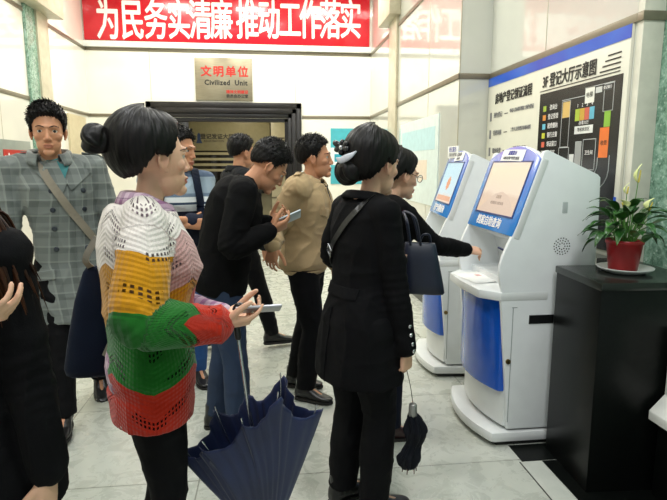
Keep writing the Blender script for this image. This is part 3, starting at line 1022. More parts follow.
def get_co(me):
    a = np.empty(len(me.vertices) * 3, dtype=np.float64)
    me.vertices.foreach_get('co', a)
    return a.reshape(-1, 3)
def set_co(me, a):
    me.vertices.foreach_set('co', np.ascontiguousarray(a).ravel())
    me.update()
def get_no(me):
    a = np.empty(len(me.vertices) * 3, dtype=np.float64)
    me.vertex_normals.foreach_get('vector', a)
    return a.reshape(-1, 3)
def attr(me, name, vals):
    at_ = me.attributes.new(name, 'FLOAT', 'POINT')
    at_.data.foreach_set('value', np.ascontiguousarray(vals, dtype=np.float32))

def link_mesh(me, name, mat, parent):
    o = bpy.data.objects.new(name, me)
    COL.objects.link(o)
    o.parent = parent
    if mat:
        me.materials.append(mat)
    return o

# ---- materials for people
def skin_mat(name, col, lip):
    m = NT(name)
    n1 = m.noise(m.coord(), 18, 4)
    base = m.ramp(n1, [(0.3, shiftc(col, 0.93)), (0.7, shiftc(col, 1.05))])
    a = m.n('Attribute', attribute_name='lip')
    b = m.n('Attribute', attribute_name='blush')
    c = m.mix(m.math('MULTIPLY', b.outputs['Fac'], 0.22), base, shiftc(lip, 1.15))
    c = m.mix(a.outputs['Fac'], c, lip)
    m.set(color=c, rough=0.48, spec=0.4)
    m.b.inputs['Subsurface Weight'].default_value = 0.08
    m.b.inputs['Subsurface Radius'].default_value = (0.012, 0.005, 0.003)
    m.bump(m.noise(m.coord(), 260, 2), 0.05, 0.004)
    return m.m
M_SKIN_F = skin_mat('skin_light', 'D9A585', 'B5604F')
M_SKIN_M = skin_mat('skin_tan', 'C78F6C', 'A4604C')
M_SKIN_P = skin_mat('skin_pale', 'E0B193', 'B86455')
def hair_mat(name, a, b, rough=0.38):
    m = NT(name)
    at_ = m.n('Attribute', attribute_name='strand')
    n1 = m.noise(m.coord(), 30, 2)
    w = m.math('FRACT', at_.outputs['Fac'])
    m.set(color=m.ramp(m.math('ADD', m.math('MULTIPLY', w, 0.6), m.math('MULTIPLY', n1, 0.4)), [(0.2, a), (0.8, b)]), rough=rough, spec=0.22)
    m.bump(w, 0.3, 0.004)
    return m.m
M_HAIR = hair_mat('black_hair', '080707', '161210', 0.45)
M_HAIRB = hair_mat('brown_hair', '140A06', '47260F', 0.45)
M_SCLERA = plain('eye_white', 'CFC8BC', 0.4, var=0.01)
M_IRIS = plain('eye_dark', '140D09', 0.4)
M_NAIL = plain('finger_nail', 'E0B4A0', 0.3)

# ---- skeleton
def ik(a, t, l1, l2, pole):
    a, t, pole = Vector(a), Vector(t), Vector(pole)
    d = t - a
    L = d.length
    mx = (l1 + l2) * 0.999
    if L > mx:
        t = a + d * (mx / L)
        d = t - a
        L = mx
    n = d.normalized()
    x = (l1 * l1 - l2 * l2 + L * L) / (2 * L)
    hgt = math.sqrt(max(0.0, l1 * l1 - x * x))
    p = pole - n * pole.dot(n)
    p = p.normalized() if p.length > 1e-6 else Vector((0, 1, 0))
    return a + n * x + p * hgt, t

def rot_about(v, axis, ang):
    return Matrix.Rotation(ang, 3, axis) @ v

def hand_pieces(w, d, n, side, curl=0.35, k=1.0, thumb_in=0.35, spread=1.0, curls=None):
    """palm, four unequal bent fingers and a thumb; d fingers' direction, n palm side."""
    d = Vector(d).normalized()
    n = Vector(n)
    n = (n - d * n.dot(d)).normalized()
    t = d.cross(n) * side            # towards the thumb
    w = Vector(w)
    out = []
    secs = []
    for q, a, b, off in ((-0.02, 0.022, 0.018, 0), (0.0, 0.025, 0.018, 0), (0.03, 0.034, 0.0165, 0.002), (0.06, 0.039, 0.0145, 0.001), (0.085, 0.038, 0.012, 0), (0.093, 0.034, 0.009, 0)):
        secs.append((w + d * (q * k) + t * off * k, t, n, a * k, b * k))
    out.append(loft(secs, 20, 2.6))
    out.append(ell(w + d * 0.032 * k + t * 0.024 * k + n * 0.008 * k, (0.015 * k, 0.03 * k, 0.013 * k), Matrix((t, d, n)).transposed(), 12, 8))
    tips = []
    for i, (off, ln, r, fan) in enumerate(((0.0285, 0.070, 0.0078, 0.10), (0.0098, 0.078, 0.0082, 0.03), (-0.0098, 0.072, 0.0078, -0.04), (-0.0282, 0.057, 0.0068, -0.13))):
        c = (curls[i] if curls else curl)
        p = w + d * (0.084 - (0.006 if i in (0, 2) else 0.0) - (0.012 if i == 3 else 0)) * k + t * off * k
        v = rot_about(d, n, fan * spread * side * 1.0 * (1 if t.dot(d.cross(n)) * side > 0 else -1) * -1)
        pts, rad = [p - v * 0.02 * k, p], [r * k * 1.05, r * k * 1.05]
        ax = t * 1.0
        for j, (fr, cm) in enumerate(((0.46, 0.9), (0.31, 1.15), (0.23, 0.75))):
            # bend towards the palm side
            v = rot_about(v, ax, c * cm) if rot_about(v, ax, 0.1).dot(n) > v.dot(n) else rot_about(v, ax, -c * cm)
            p = p + v * ln * fr * k
            pts.append(p)
            rad.append(r * k * (1.0 - 0.09 * (j + 1)))
        pp = smooth_path(pts, 3)
        rr = list(np.interp(np.linspace(0, 1, len(pp)), np.linspace(0, 1, len(rad)), rad))
        out.append(tube(pp, rr, 10))
        tips.append((p, v))
    b0 = w + d * 0.022 * k + t * 0.024 * k + n * 0.004 * k
    v = (d * (0.75 - 0.25 * thumb_in) + t * (0.75 - 0.55 * thumb_in) + n * (0.25 + 0.55 * thumb_in)).normalized()
    v2 = (v * 0.8 + d * 0.45 - t * 0.25 * thumb_in + n * 0.1).normalized()
    p1 = b0 + v * 0.042 * k
    p2 = p1 + (v * 0.5 + v2 * 0.5).normalized() * 0.032 * k
    p3 = p2 + v2 * 0.022 * k
    out.append(tube(smooth_path([b0, p1, p2, p3], 3), [0.0135 * k, 0.0125 * k, 0.012 * k, 0.0115 * k, 0.011 * k, 0.0105 * k, 0.0102 * k, 0.0095 * k, 0.0085 * k, 0.008 * k][:10], 10))
    return out, tips

class Fig:
    """One person: skeleton in local space (forward +y, right +x), then body and clothes on it."""
    def __init__(s, loc, rz, H, sex='f', lean=0.0, stoop=0.0, head_yaw=0.0, head_pitch=0.0, head_roll=0.0, twist=0.0, hip_drop=0.0, build=1.0, neck_fwd=0.0, shoulder_w=None, sway=0.0):
        s.loc, s.rz, s.H, s.sex, s.k = Vector(loc), rz, H, sex, H / 1.70
        s.W = Matrix.Translation(s.loc) @ Matrix.Rotation(rz, 4, 'Z')
        s.Wi = s.W.inverted()
        k = s.k
        s.build = build
        male = sex == 'm'
        hipz = 0.910 * k - hip_drop
        s.pel = Vector((0, 0, hipz))
        # spine: eleven points from pelvis to neck base
        L = 0.535 * k
        s.spine, s.stan = [s.pel.copy()], []
        p = s.pel.copy()
        for i in range(10):
            a = lean + stoop * (i / 9) ** 1.5
            d = Vector((sway, math.sin(a), math.cos(a))).normalized()
            s.stan.append(d)
            p = p + d * (L / 10)
            s.spine.append(p.copy())
        s.stan.append(s.stan[-1])
        s.twist = twist
        sw = shoulder_w or (0.190 if male else 0.158)
        up = s.stan[9]
        right = Vector((math.cos(twist), math.sin(twist), 0))
        s.right = right
        s.fwd = up.cross(right)            # chest forward
        base = s.spine[-1]
        s.sh = {sd: base - up * 0.060 * k + right * (sd * sw * k) - s.fwd * 0.012 * k for sd in (1, -1)}
        s.hipj = {sd: Vector((sd * (0.088 if male else 0.092) * k, 0, hipz - 0.02 * k)) for sd in (1, -1)}
        s.l_arm = (0.305 * k, 0.252 * k)
        s.l_leg = (0.412 * k, 0.397 * k)
        # neck and head
        na = lean * 0.75 + stoop * 0.9 + neck_fwd + R(12)
        nd = Vector((0, math.sin(na), math.cos(na)))
        nd = Matrix.Rotation(0, 3, 'Z') @ nd
        s.neck0 = base - up * 0.03 * k
        s.hk = 1.05 * (0.5 + 0.5 * k)                # heads vary less than bodies
        hr = Matrix.Rotation(head_yaw, 3, 'Z') @ Matrix.Rotation(head_pitch, 3, 'X') @ Matrix.Rotation(head_roll, 3, 'Y')
        s.hr = hr
        s.skull = base + nd * 0.040 * k      # top of the neck
        s.hc = s.skull - hr @ (Vector((0, -0.022, -0.085)) * s.hk)
        s.HM = Matrix.Translation(s.hc) @ hr.to_4x4() @ Matrix.Scale(s.hk, 4)
        s.el, s.wr, s.hand, s.kn, s.an, s.foot = {}, {}, {}, {}, {}, {}
    def L(s, p):
        return s.Wi @ Vector(p)
    def Ld(s, d):
        return s.Wi.to_3x3() @ Vector(d)
    def arm(s, sd, wrist, pole, d=None, n=None, world=True, **hand):
        t = s.L(wrist) if world else Vector(wrist)
        po = Vector(pole)
        s.el[sd], s.wr[sd] = ik(s.sh[sd], t, s.l_arm[0], s.l_arm[1], po)
        fd = (s.wr[sd] - s.el[sd]).normalized()
        dd = (s.Ld(d) if world else Vector(d)) if d is not None else fd
        nn = (s.Ld(n) if world else Vector(n)) if n is not None else Vector((-sd, 0, 0))
        s.hand[sd] = (dd.normalized(), nn.normalized(), hand)
    def leg(s, sd, ankle, pole=(0, 1, 0), yaw=0.0, pitch=0.0, world=False):
        t = s.L(ankle) if world else Vector(ankle)
        s.kn[sd], s.an[sd] = ik(s.hipj[sd], t, s.l_leg[0], s.l_leg[1], Vector(pole))
        s.foot[sd] = (yaw, pitch)
    def stand(s, w=0.09, r=(0, 0), l=(0, 0), yr=0.12, yl=0.12):
        s.leg(1, (w + r[0], r[1], 0.085 * s.k), yaw=-yr)
        s.leg(-1, (-w + l[0], l[1], 0.085 * s.k), yaw=yl)
    # ---- torso sections: (t, half width, half depth, forward offset)
    def prof(s):
        if s.sex == 'm':
            P = [(-0.20, .120, .085, 0), (-0.12, .155, .105, -.004), (0.0, .168, .115, -.008), (0.14, .158, .11, 0), (0.3, .148, .105, .006), (0.48, .155, .108, .008), (0.64, .168, .116, .006), (0.76, .172, .113, 0), (0.86, .168, .098, -.008), (0.93, .135, .078, -.012), (0.985, .08, .062, -.008), (1.02, .06, .056, 0)]
        else:
            P = [(-0.20, .125, .088, 0), (-0.12, .162, .112, -.008), (0.0, .172, .118, -.012), (0.14, .152, .106, -.002), (0.3, .132, .096, .004), (0.48, .138, .102, .010), (0.62, .150, .120, .018), (0.74, .152, .112, .008), (0.85, .147, .09, -.006), (0.93, .115, .072, -.012), (0.985, .068, .056, -.008), (1.02, .052, .05, 0)]
        b = s.build
        return [(t, a * b, d * b, o) for t, a, d, o in P]
    def spine_at(s, t):
        if t <= 0:
            return s.spine[0] + s.stan[0] * (t * 0.535 * s.k), s.stan[0]
        if t >= 1:
            return s.spine[-1] + s.stan[-1] * ((t - 1) * 0.535 * s.k), s.stan[-1]
        f = t * 10
        i = int(f)
        a = s.stan[max(0, i - 1)].lerp(s.stan[i], 0.5)
        b = s.stan[i].lerp(s.stan[min(10, i + 1)], 0.5)
        return s.spine[i].lerp(s.spine[i + 1], f - i), a.lerp(b, f - i).normalized()
    def section(s, t, a, b, off):
        c, up = s.spine_at(t)
        tw = s.twist * max(0.0, min(1.0, t))
        right = Vector((math.cos(tw), math.sin(tw), 0))
        right = (right - up * right.dot(up)).normalized()
        fw = up.cross(right)
        return (c + fw * off * s.k, right, fw, a * s.k, b * s.k)
    def torso(s, pad=0.0, t0=-9, t1=9, scale=1.0, extra=None, n=40, power=2.35):
        P = s.prof()
        ts = [p[0] for p in P]
        lo, hi = max(t0, ts[0]), min(t1, ts[-1])
        grid = sorted(set([lo, hi] + [t for t in ts if lo < t < hi] + list(np.linspace(lo, hi, 14))))
        secs = []
        for t in grid:
            a, b, o = (float(np.interp(t, ts, [p[j] for p in P])) for j in (1, 2, 3))
            e = extra(t) if extra else (0, 0, 0)
            secs.append(s.section(t, a * scale + pad + e[0], b * scale + pad + e[1], o + e[2]))
        return loft(secs, n, power)
    def shoulder_caps(s, pad):
        out = []
        for sd in (1, -1):
            inner = s.spine[-1] - s.stan[9] * 0.045 * s.k + s.right * (sd * 0.05 * s.k) - s.fwd * 0.012 * s.k
            r0, r1 = (0.052, 0.056) if s.sex == 'm' else (0.044, 0.047)
            out.append(tube([inner, inner.lerp(s.sh[sd], 0.55), s.sh[sd] + s.right * sd * 0.004], [(r0 + pad) * s.k, (r1 + pad) * s.k, (r1 + pad * 0.9) * s.k], 16))
        return out
    def arm_path(s, sd, n=9):
        a, e, w = s.sh[sd], s.el[sd], s.wr[sd]
        m = 0.16
        return [a, a.lerp(e, 0.3), a.lerp(e, 0.62), a.lerp(e, 1 - m), e.lerp(a.lerp(e, 1 - m).lerp(e.lerp(w, m), 0.5), 0.35), e.lerp(w, m), e.lerp(w, 0.4), e.lerp(w, 0.7), w]
    def sleeve(s, sd, pad, end=1.0, r=None, flare=0.0):
        base = r or ([.056, .053, .048, .042, .040, .041, .039, .033, .027] if s.sex == 'm' else [.047, .044, .040, .036, .034, .036, .034, .029, .024])
        P = s.arm_path(sd)
        rr = [(x + pad) * s.k for x in base]
        fr = [0, .16, .34, .46, .54, .62, .73, .87, 1.0]
        q = np.linspace(0, end, 20)
        X = [np.interp(q, fr, [p[i] for p in P]) for i in range(3)]
        rad = np.interp(q, fr, rr) + flare * np.clip((q - end + 0.12) / 0.12, 0, 1)
        return tube([Vector((X[0][i], X[1][i], X[2][i])) for i in range(20)], list(rad), 18)
    def leg_path(s, sd):
        a, k_, n = s.hipj[sd], s.kn[sd], s.an[sd]
        return [a, a.lerp(k_, .3), a.lerp(k_, .65), a.lerp(k_, .9), k_, k_.lerp(n, .12), k_.lerp(n, .4), k_.lerp(n, .75), n]
    def legtube(s, sd, pad, end=1.0, hem=0.0):
        base = [.088, .083, .069, .057, .055, .053, .054, .042, .036] if s.sex == 'm' else [.092, .085, .068, .055, .052, .050, .052, .040, .034]
        P = s.leg_path(sd)
        fr = [0, .15, .33, .46, .5, .56, .7, .87, 1.0]
        q = np.linspace(0, end, 20)
        X = [np.interp(q, fr, [p[i] for p in P]) for i in range(3)]
        rad = (np.interp(q, fr, base) * s.build + pad) * s.k + hem * np.clip((q - 0.5) / 0.5, 0, 1)
        return tube([Vector((X[0][i], X[1][i], X[2][i])) for i in range(20)], list(rad), 18, True)

    def epaulette(s, x0, x1, mat, parent, width=.04, lift=.003):
        b = s.spine[-1]
        out = []
        for x in np.linspace(x0, x1, 9):
            hit = s.bvh.ray_cast(Vector((x, b.y - .02, b.z + .5)), Vector((0, 0, -1)))
            if hit[0] is not None:
                out.append((hit[0] + hit[1] * lift, hit[1]))
        return s.ribbon('epaulette', out, mat, parent, width, .006)

    # ---- the body itself
    def head_pieces(s):
        f = 1.0 if s.sex == 'm' else 0.94
        H = s.HM
        def E(c, r, rot=None):
            M = H.to_3x3() @ (rot if rot is not None else Matrix.Identity(3))
            return ell(H @ Vector(c), r, M, 26, 18)
        def T(pts, rr, n=12):
            return tube([H @ Vector(p) for p in pts], [r * s.hk for r in rr], n)
        out = [E((0, -.020, .038), (.074, .093, .080)), E((0, .016, .004), (.066, .068, .085)), E((0, .022, -.052), (.055 * f, .060, .056)),
               E((0, .066, -.090), (.024 * f, .022, .019)), E((.037, .048, -.016), (.025, .024, .021)), E((-.037, .048, -.016), (.025, .024, .021)),
               T([(0, .079, .022), (0, .0865, -.006), (0, .0935, -.025)], [.0075, .0092, .0112]), E((.0115, .086, -.030), (.0085, .009, .007)), E((-.0115, .086, -.030), (.0085, .009, .007)),
               E((0, .074, .030), (.048, .014, .011)), E((0, .0835, -.0555), (.022, .0095, .0065)), E((0, .0815, -.067), (.019, .0095, .0075))]
        # upper lids
        for x in (1, -1):
            out.append(E((x * .031, .0700, .0172), (.0168, .0105, .0060)))
        for x in (1, -1):
            rz = Matrix.Rotation(x * R(-20), 3, 'Z') @ Matrix.Rotation(R(-10), 3, 'X')
            out.append(E((x * .0755, -.010, -.004), (.0065, .018, .028), rz))
            out.append(T([(x * .079, -.016, .024), (x * .0835, -.024, .012), (x * .084, -.026, -.006), (x * .079, -.016, -.024)], [.004, .0045, .0042, .004], 8))
            out.append(E((x * .0735, -.003, -.029), (.006, .008, .008)))
        return out
    def body(s, mat, voxel=0.0036):
        k = s.k
        pcs = s.head_pieces()
        hd = s.HM
        nr = 0.053 if s.sex == 'm' else 0.044
        pcs.append(tube([s.neck0 - s.stan[9] * 0.02, s.neck0.lerp(s.skull, .5), hd @ Vector((0, -.018, -.055)), hd @ Vector((0, -.02, -.01))], [nr * k * 1.15, nr * k, nr * k * .98, nr * k], 20))
        # trapezius slope
        for sd in (1, -1):
            pcs.append(tube([s.neck0.lerp(s.skull, .35) - s.fwd * .012, s.sh[sd].lerp(s.neck0, .45), s.sh[sd]], [.032 * k, .034 * k, .036 * k], 12))
        pcs.append(s.torso(-0.004, scale=0.96))
        pcs += s.shoulder_caps(-0.006)
        for sd in (1, -1):
            if sd in s.wr:
                pcs.append(s.sleeve(sd, -0.003))
                d, n, kw = s.hand[sd]
                hp, tips = hand_pieces(s.wr[sd], d, n, sd, k=k * (1.03 if s.sex == 'm' else 0.96), **kw)
                pcs += hp
            pcs.append(s.legtube(sd, -0.004))
            a = s.an[sd]
            y, pt = s.foot[sd]
            f = Matrix.Rotation(y, 3, 'Z') @ (Matrix.Rotation(pt, 3, 'X') @ Vector((0, 1, -0.42)))
            pcs.append(tube([a, a + f * .07 * k, a + f * .14 * k], [.030 * k, .020 * k, .015 * k], 12))
        me = fuse_mesh('body', pcs, voxel, 2)
        co = get_co(me)
        HI = np.array(s.HM.inverted())
        h = co @ HI[:3, :3].T + HI[:3, 3]
        # eye sockets, philtrum, mouth line, ear hollow
        near = (np.abs(h[:, 0]) < .1) & (h[:, 2] > -.13) & (h[:, 1] > 0.03)
        push = np.zeros(len(h))
        for x in (1, -1):
            push += .0075 * np.exp(-(((h[:, 0] - x * .031) / .0150) ** 2 + ((h[:, 2] - .0105) / .0075) ** 2))
            push += .0030 * np.exp(-(((h[:, 0] - x * .021) / .010) ** 2 + ((h[:, 2] - .012) / .012) ** 2))
        push += .0035 * np.exp(-((h[:, 0] / .021) ** 2 + ((h[:, 2] + .0612) / .0022) ** 2))
        push += .0025 * np.exp(-((h[:, 0] / .02) ** 2 + ((h[:, 2] + .079) / .005) ** 2))
        h2 = h.copy()
        h2[:, 1] -= push * near
        for x in (1, -1):
            ear = np.exp(-(((h[:, 1] + .006) / .008) ** 2 + ((h[:, 2] + .002) / .013) ** 2)) * (h[:, 0] * x > .07)
            h2[:, 0] -= x * .004 * ear
        HMn = np.array(s.HM)
        set_co(me, h2 @ HMn[:3, :3].T + HMn[:3, 3])
        lip = np.clip(1.25 - ((h[:, 0] / .0225) ** 2 + ((h[:, 2] + .0612) / .0115) ** 2), 0, 1) * (h[:, 1] > .07)
        attr(me, 'lip', np.clip(lip * 2.2, 0, 1) * (1.0 if s.sex == 'f' else 0.7))
        bl = np.zeros(len(h))
        for x in (1, -1):
            bl += np.exp(-(((h[:, 0] - x * .045) / .022) ** 2 + ((h[:, 2] + .022) / .02) ** 2)) * (h[:, 1] > .02)
            bl += np.exp(-(((h[:, 0] - x * .08) / .012) ** 2 + ((h[:, 2] + .005) / .03) ** 2 + ((h[:, 1] + .012) / .022) ** 2))
        bl += np.exp(-((h[:, 0] / .014) ** 2 + ((h[:, 2] + .03) / .014) ** 2)) * (h[:, 1] > .08)
        bl *= (h[:, 2] > -.14)
        attr(me, 'blush', np.clip(bl, 0, 1))
        return me
    def start(s, name, label, skin, voxel=0.0036, group=None):
        s.root = tag(empty(name, s.loc, s.rz), label, 'person', group)
        s.body_me = s.body(skin, voxel)
        s.body_o = link_mesh(s.body_me, 'body', skin, s.root)
        H = s.HM
        for x in (1, -1):
            e = mesh_obj('eye', *ell(H @ Vector((x * .031, .0622, .0095)), [.0128] * 3, H.to_3x3(), 18, 12), M_SCLERA, s.root, True)
            mesh_obj('iris', *ell(H @ Vector((x * .0315, .0709, .0092)), (.0074, .0047, .0074), H.to_3x3(), 14, 10), M_IRIS, e, True)
        s.bvh = None
        s.brows()
        return s.root
    def tree(s, me):
        v = [p.co.copy() for p in me.vertices]
        return BVHTree.FromPolygons(v, [tuple(p.vertices) for p in me.polygons])
    def brows(s):
        bt_ = s.tree(s.body_me)
        H = s.HM
        for x in (1, -1):
            pts = []
            for q, z in ((.012, .0285), (.022, .0325), (.034, .034), (.044, .0315), (.051, .027)):
                o = H @ Vector((x * q, .16, z))
                hit = bt_.ray_cast(o, (H.to_3x3() @ Vector((0, -1, 0))).normalized())
                if hit[0] is not None:
                    pts.append(hit[0])
            if len(pts) >= 3:
                pp = smooth_path(pts, 4)
                u = (H.to_3x3() @ Vector((0, 1, 0))).normalized()
                rr = [(.0014, (.0035 if s.sex == 'm' else .0024) * (1 - .6 * abs(2 * i / (len(pp) - 1) - .8))) for i in range(len(pp))]
                mesh_obj('eyebrow', *tube(pp, rr, 8, True, u_hint=u), M_HAIR, s.root, True)

    # ---- hair
    def hair_shell(s, thick, line=None, rad=(.079, .098, .085), nu=120, nv=80, waves=70, style=None, c=(0, -.021, .038)):
        """scalp shell with a hairline; returns (verts in local space, faces, strand values)"""
        line = line or [(0, 36), (35, 30), (58, 10), (72, -22), (84, -22), (96, -16), (112, -40), (130, -54), (180, -60)]
        az = [a for a, e in line]
        el = [e for a, e in line]
        v, f, st = [], [], []
        rng = np.random.RandomState(5)
        for j in range(nv + 1):
            ph = PI / 2 - PI * 0.83 * j / nv
            for i in range(nu):
                a = -PI + 2 * PI * i / nu
                dx, dy, dz = math.sin(a) * math.cos(ph), math.cos(a) * math.cos(ph), math.sin(ph)
                ad = abs(math.degrees(a))
                e = float(np.interp(ad, az, el)) + 2.2 * math.sin(a * 31) + 1.5 * math.sin(a * 53 + 1)
                m = (math.degrees(ph) - (e - 5)) / 13.0
                m = max(0.0, min(1.0, m))
                m = m * m * (3 - 2 * m)
                t = thick(a, ph) if callable(thick) else thick
                g = (0.0011 * math.sin(a * waves) + 0.0009 * math.sin(a * 23 + ph * 9)) * m * min(1, 2.2 * math.cos(ph))
                r = 1.0
                dl = t * m - 0.013 * (1 - m) + g
                v.append(Vector((c[0] + dx * (rad[0] + dl), c[1] + dy * (rad[1] + dl), c[2] + dz * (rad[2] + dl))))
                st.append((math.sin(a * waves) * .5 + .5) * .98)
        for j in range(nv):
            for i in range(nu):
                i2 = (i + 1) % nu
                f.append((j * nu + i, (j + 1) * nu + i, (j + 1) * nu + i2, j * nu + i2))
        f.append(tuple(nv * nu + i for i in range(nu))[::-1])
        return [s.HM @ p for p in v], f, st
    def hair_obj(s, v, f, st, mat, name='hair'):
        o = mesh_obj(name, v, f, mat, s.root, True)
        attr(o.data, 'strand', np.array(st))
        return o
    def short_hair(s, mat, thick=.012, top=.022, seed=1, n=1500, length=.024, line=None, spike=.5, comb=(0, .3)):
        rng = random.Random(seed)
        line = line or [(0, 33), (30, 30), (50, 18), (64, -4), (74, -26), (84, -24), (97, -16), (112, -34), (130, -46), (180, -52)]
        def th(a, ph):
            return thick * .35 + (top - thick * .35) * max(0, math.sin(ph)) ** 0.8 + .003 * math.sin(a * 9 + ph * 5) * max(0, math.sin(ph))
        v, f, st = s.hair_shell(th, line)
        az = [a for a, e in line]
        el = [e for a, e in line]
        H = s.HM
        for q in range(n):
            a = rng.uniform(-PI, PI)
            z = rng.uniform(-.6, 1)
            ph = math.asin(z)
            if math.degrees(ph) < float(np.interp(abs(math.degrees(a)), az, el)) + 1:
                continue
            d = Vector((math.sin(a) * math.cos(ph), math.cos(a) * math.cos(ph), math.sin(ph)))
            t = th(a, ph)
            b = Vector((d.x * (.079 + t - .004), -.021 + d.y * (.098 + t - .004), .038 + d.z * (.085 + t - .004)))
            up = max(0, d.z)
            tan = Vector((comb[0], comb[1] + .2, -.25 * (1 - up) - (.35 if up < .35 else 0)))
            dirv = (d * (spike * (0.35 + .65 * up) + .22) + tan + Vector((rng.uniform(-.3, .3), rng.uniform(-.3, .3), rng.uniform(-.2, .3)))).normalized()
            ln = length * (0.45 + .75 * up) * rng.uniform(.6, 1.15)
            sd_ = d.cross(dirv)
            if sd_.length < 1e-3:
                continue
            sd_.normalize()
            w = rng.uniform(.0020, .0038)
            n0 = len(v)
            p1 = b + dirv * ln * .55 + d * .001
            p2 = b + dirv * ln - d * ln * .12
            for p in (b - sd_ * w, b + sd_ * w, b + d * w * 1.2, p1 - sd_ * w * .7, p1 + sd_ * w * .7, p1 + d * w * .8, p2):
                v.append(H @ p)
            st += [rng.random() * .95] * 7
            f += [(n0, n0 + 1, n0 + 4, n0 + 3), (n0 + 1, n0 + 2, n0 + 5, n0 + 4), (n0 + 2, n0, n0 + 3, n0 + 5), (n0 + 3, n0 + 4, n0 + 6), (n0 + 4, n0 + 5, n0 + 6), (n0 + 5, n0 + 3, n0 + 6)]
        return s.hair_obj(v, f, st, mat)
    def bun(s, c, r, mat, parent, turns=5, tilt=(0.4, 0, 0), name='bun'):
        """a wound knot of hair: a core and overlapping rope turns"""
        H = s.HM
        pcs = [ell(H @ Vector(c), [x * .86 for x in r], H.to_3x3(), 26, 18)]
        Mr = Euler(tilt).to_matrix()
        for q in range(turns):
            a0 = q * 1.256
            ax = Mr @ Matrix.Rotation(a0 * .5, 3, 'Z') @ Matrix.Rotation(.5 + .25 * q, 3, 'X')
            ax = ax.to_3x3()
            pts = []
            for i in range(25):
                t = i / 24 * 1.7 * PI + a0
                p = ax @ Vector((math.cos(t), math.sin(t), .25 * math.sin(2 * t)))
                pts.append(H @ (Vector(c) + Vector((p.x * r[0] * .80, p.y * r[1] * .80, p.z * r[2] * .80))))
            rr = [s.hk * .3 * min(r) * (.35 + .65 * math.sin(PI * i / 24)) for i in range(25)]
            pcs.append(tube(pts, rr, 10))
        me = fuse_mesh(name, pcs, .0032, 1)
        o = link_mesh(me, name, mat, parent)
        co = get_co(me)
        attr(me, 'strand', vnoise(co, 130) * .4 + .5)
        return o

    # ---- clothes
    def folds(s, me, amp=.004, freq=(9, 9, 5), seed=0.0, clip=None):
        co, no = get_co(me), get_no(me)
        q = co * np.array(freq) + seed
        w = vnoise(q + vnoise(q, .7)[:, None] * .8, 1.0)
        r1 = 1 - np.abs(w)
        r2 = 1 - np.abs(vnoise(q * np.array([.9, .9, 2.4]) + 31, 1.3))
        d = amp * (1.5 * (r1 ** 3) + .9 * r2 ** 4 - .9)
        if s.wr:
            for sd, e in s.el.items():
                dist = np.linalg.norm(co - np.array(e), axis=1)
                ax = np.array((s.wr[sd] - s.sh[sd]).normalized())
                al = (co - np.array(e)) @ ax
                d += amp * .45 * np.exp(-(dist / .09) ** 2) * np.sin(al * 210 + w * 2.5)
        if clip is not None:
            d *= clip(co)
        set_co(me, co + no * d[:, None])
    def garment(s, name, pieces, mat, voxel=.007, sm=4, amp=.004, freq=(9, 9, 5), seed=0.0, parent=None):
        me = fuse_mesh(name, pieces, voxel, sm)
        s.folds(me, amp, freq, seed)
        o = link_mesh(me, name, mat, parent or s.root)
        return o
    def upper(s, name, mat, pad=.014, hem=-.06, sleeve=.99, neck=.99, flare=0.0, sl_pad=None, extra=None, amp=.004, voxel=.007, cuff=0.0, seed=0.0, skirt=None, sm=4, freq=(9, 9, 5)):
        sl_pad = pad if sl_pad is None else sl_pad
        ex = extra or (lambda t: (flare * max(0, .3 - t), flare * max(0, .3 - t), 0))
        pcs = [s.torso(pad, max(hem, -.2), neck, extra=ex)]
        if skirt:                                # (z of hem, half width, half depth, forward offset): coat skirts
            a = s.section(-0.02, *[x for x in s._ab(-0.02, pad)])
            zt, hw, hd, off = skirt
            secs = []
            for i in range(9):
                t = i / 8
                c = a[0].lerp(Vector((0, off, zt)), t)
                secs.append((c, Vector((1, 0, 0)), Vector((0, 1, 0)), a[3] + (hw - a[3]) * t ** .9, a[4] + (hd - a[4]) * t ** .9))
            pcs.append(loft(secs, 40, 2.4))
        pcs += s.shoulder_caps(pad)
        for sd in (1, -1):
            if sd in s.wr:
                pcs.append(s.sleeve(sd, sl_pad, sleeve, flare=cuff))
        o = s.garment(name, pcs, mat, voxel, sm, amp, freq, seed)
        s.top = o
        s.bvh = s.tree(o.data)
        return o
    def _ab(s, t, pad):
        P = s.prof()
        ts = [p[0] for p in P]
        a, b, o = (float(np.interp(t, ts, [p[j] for p in P])) for j in (1, 2, 3))
        return a + pad, b + pad, o
    def trousers(s, mat, pad=.013, end=1.06, hem=0.0, amp=.004, name='trousers', seed=0.0, voxel=.008):
        pcs = [s.torso(pad * .7, -.2, .22)]
        for sd in (1, -1):
            pcs.append(s.legtube(sd, pad, end, hem + .006))
        return s.garment(name, pcs, mat, voxel, 4, amp, (10, 10, 6), seed)
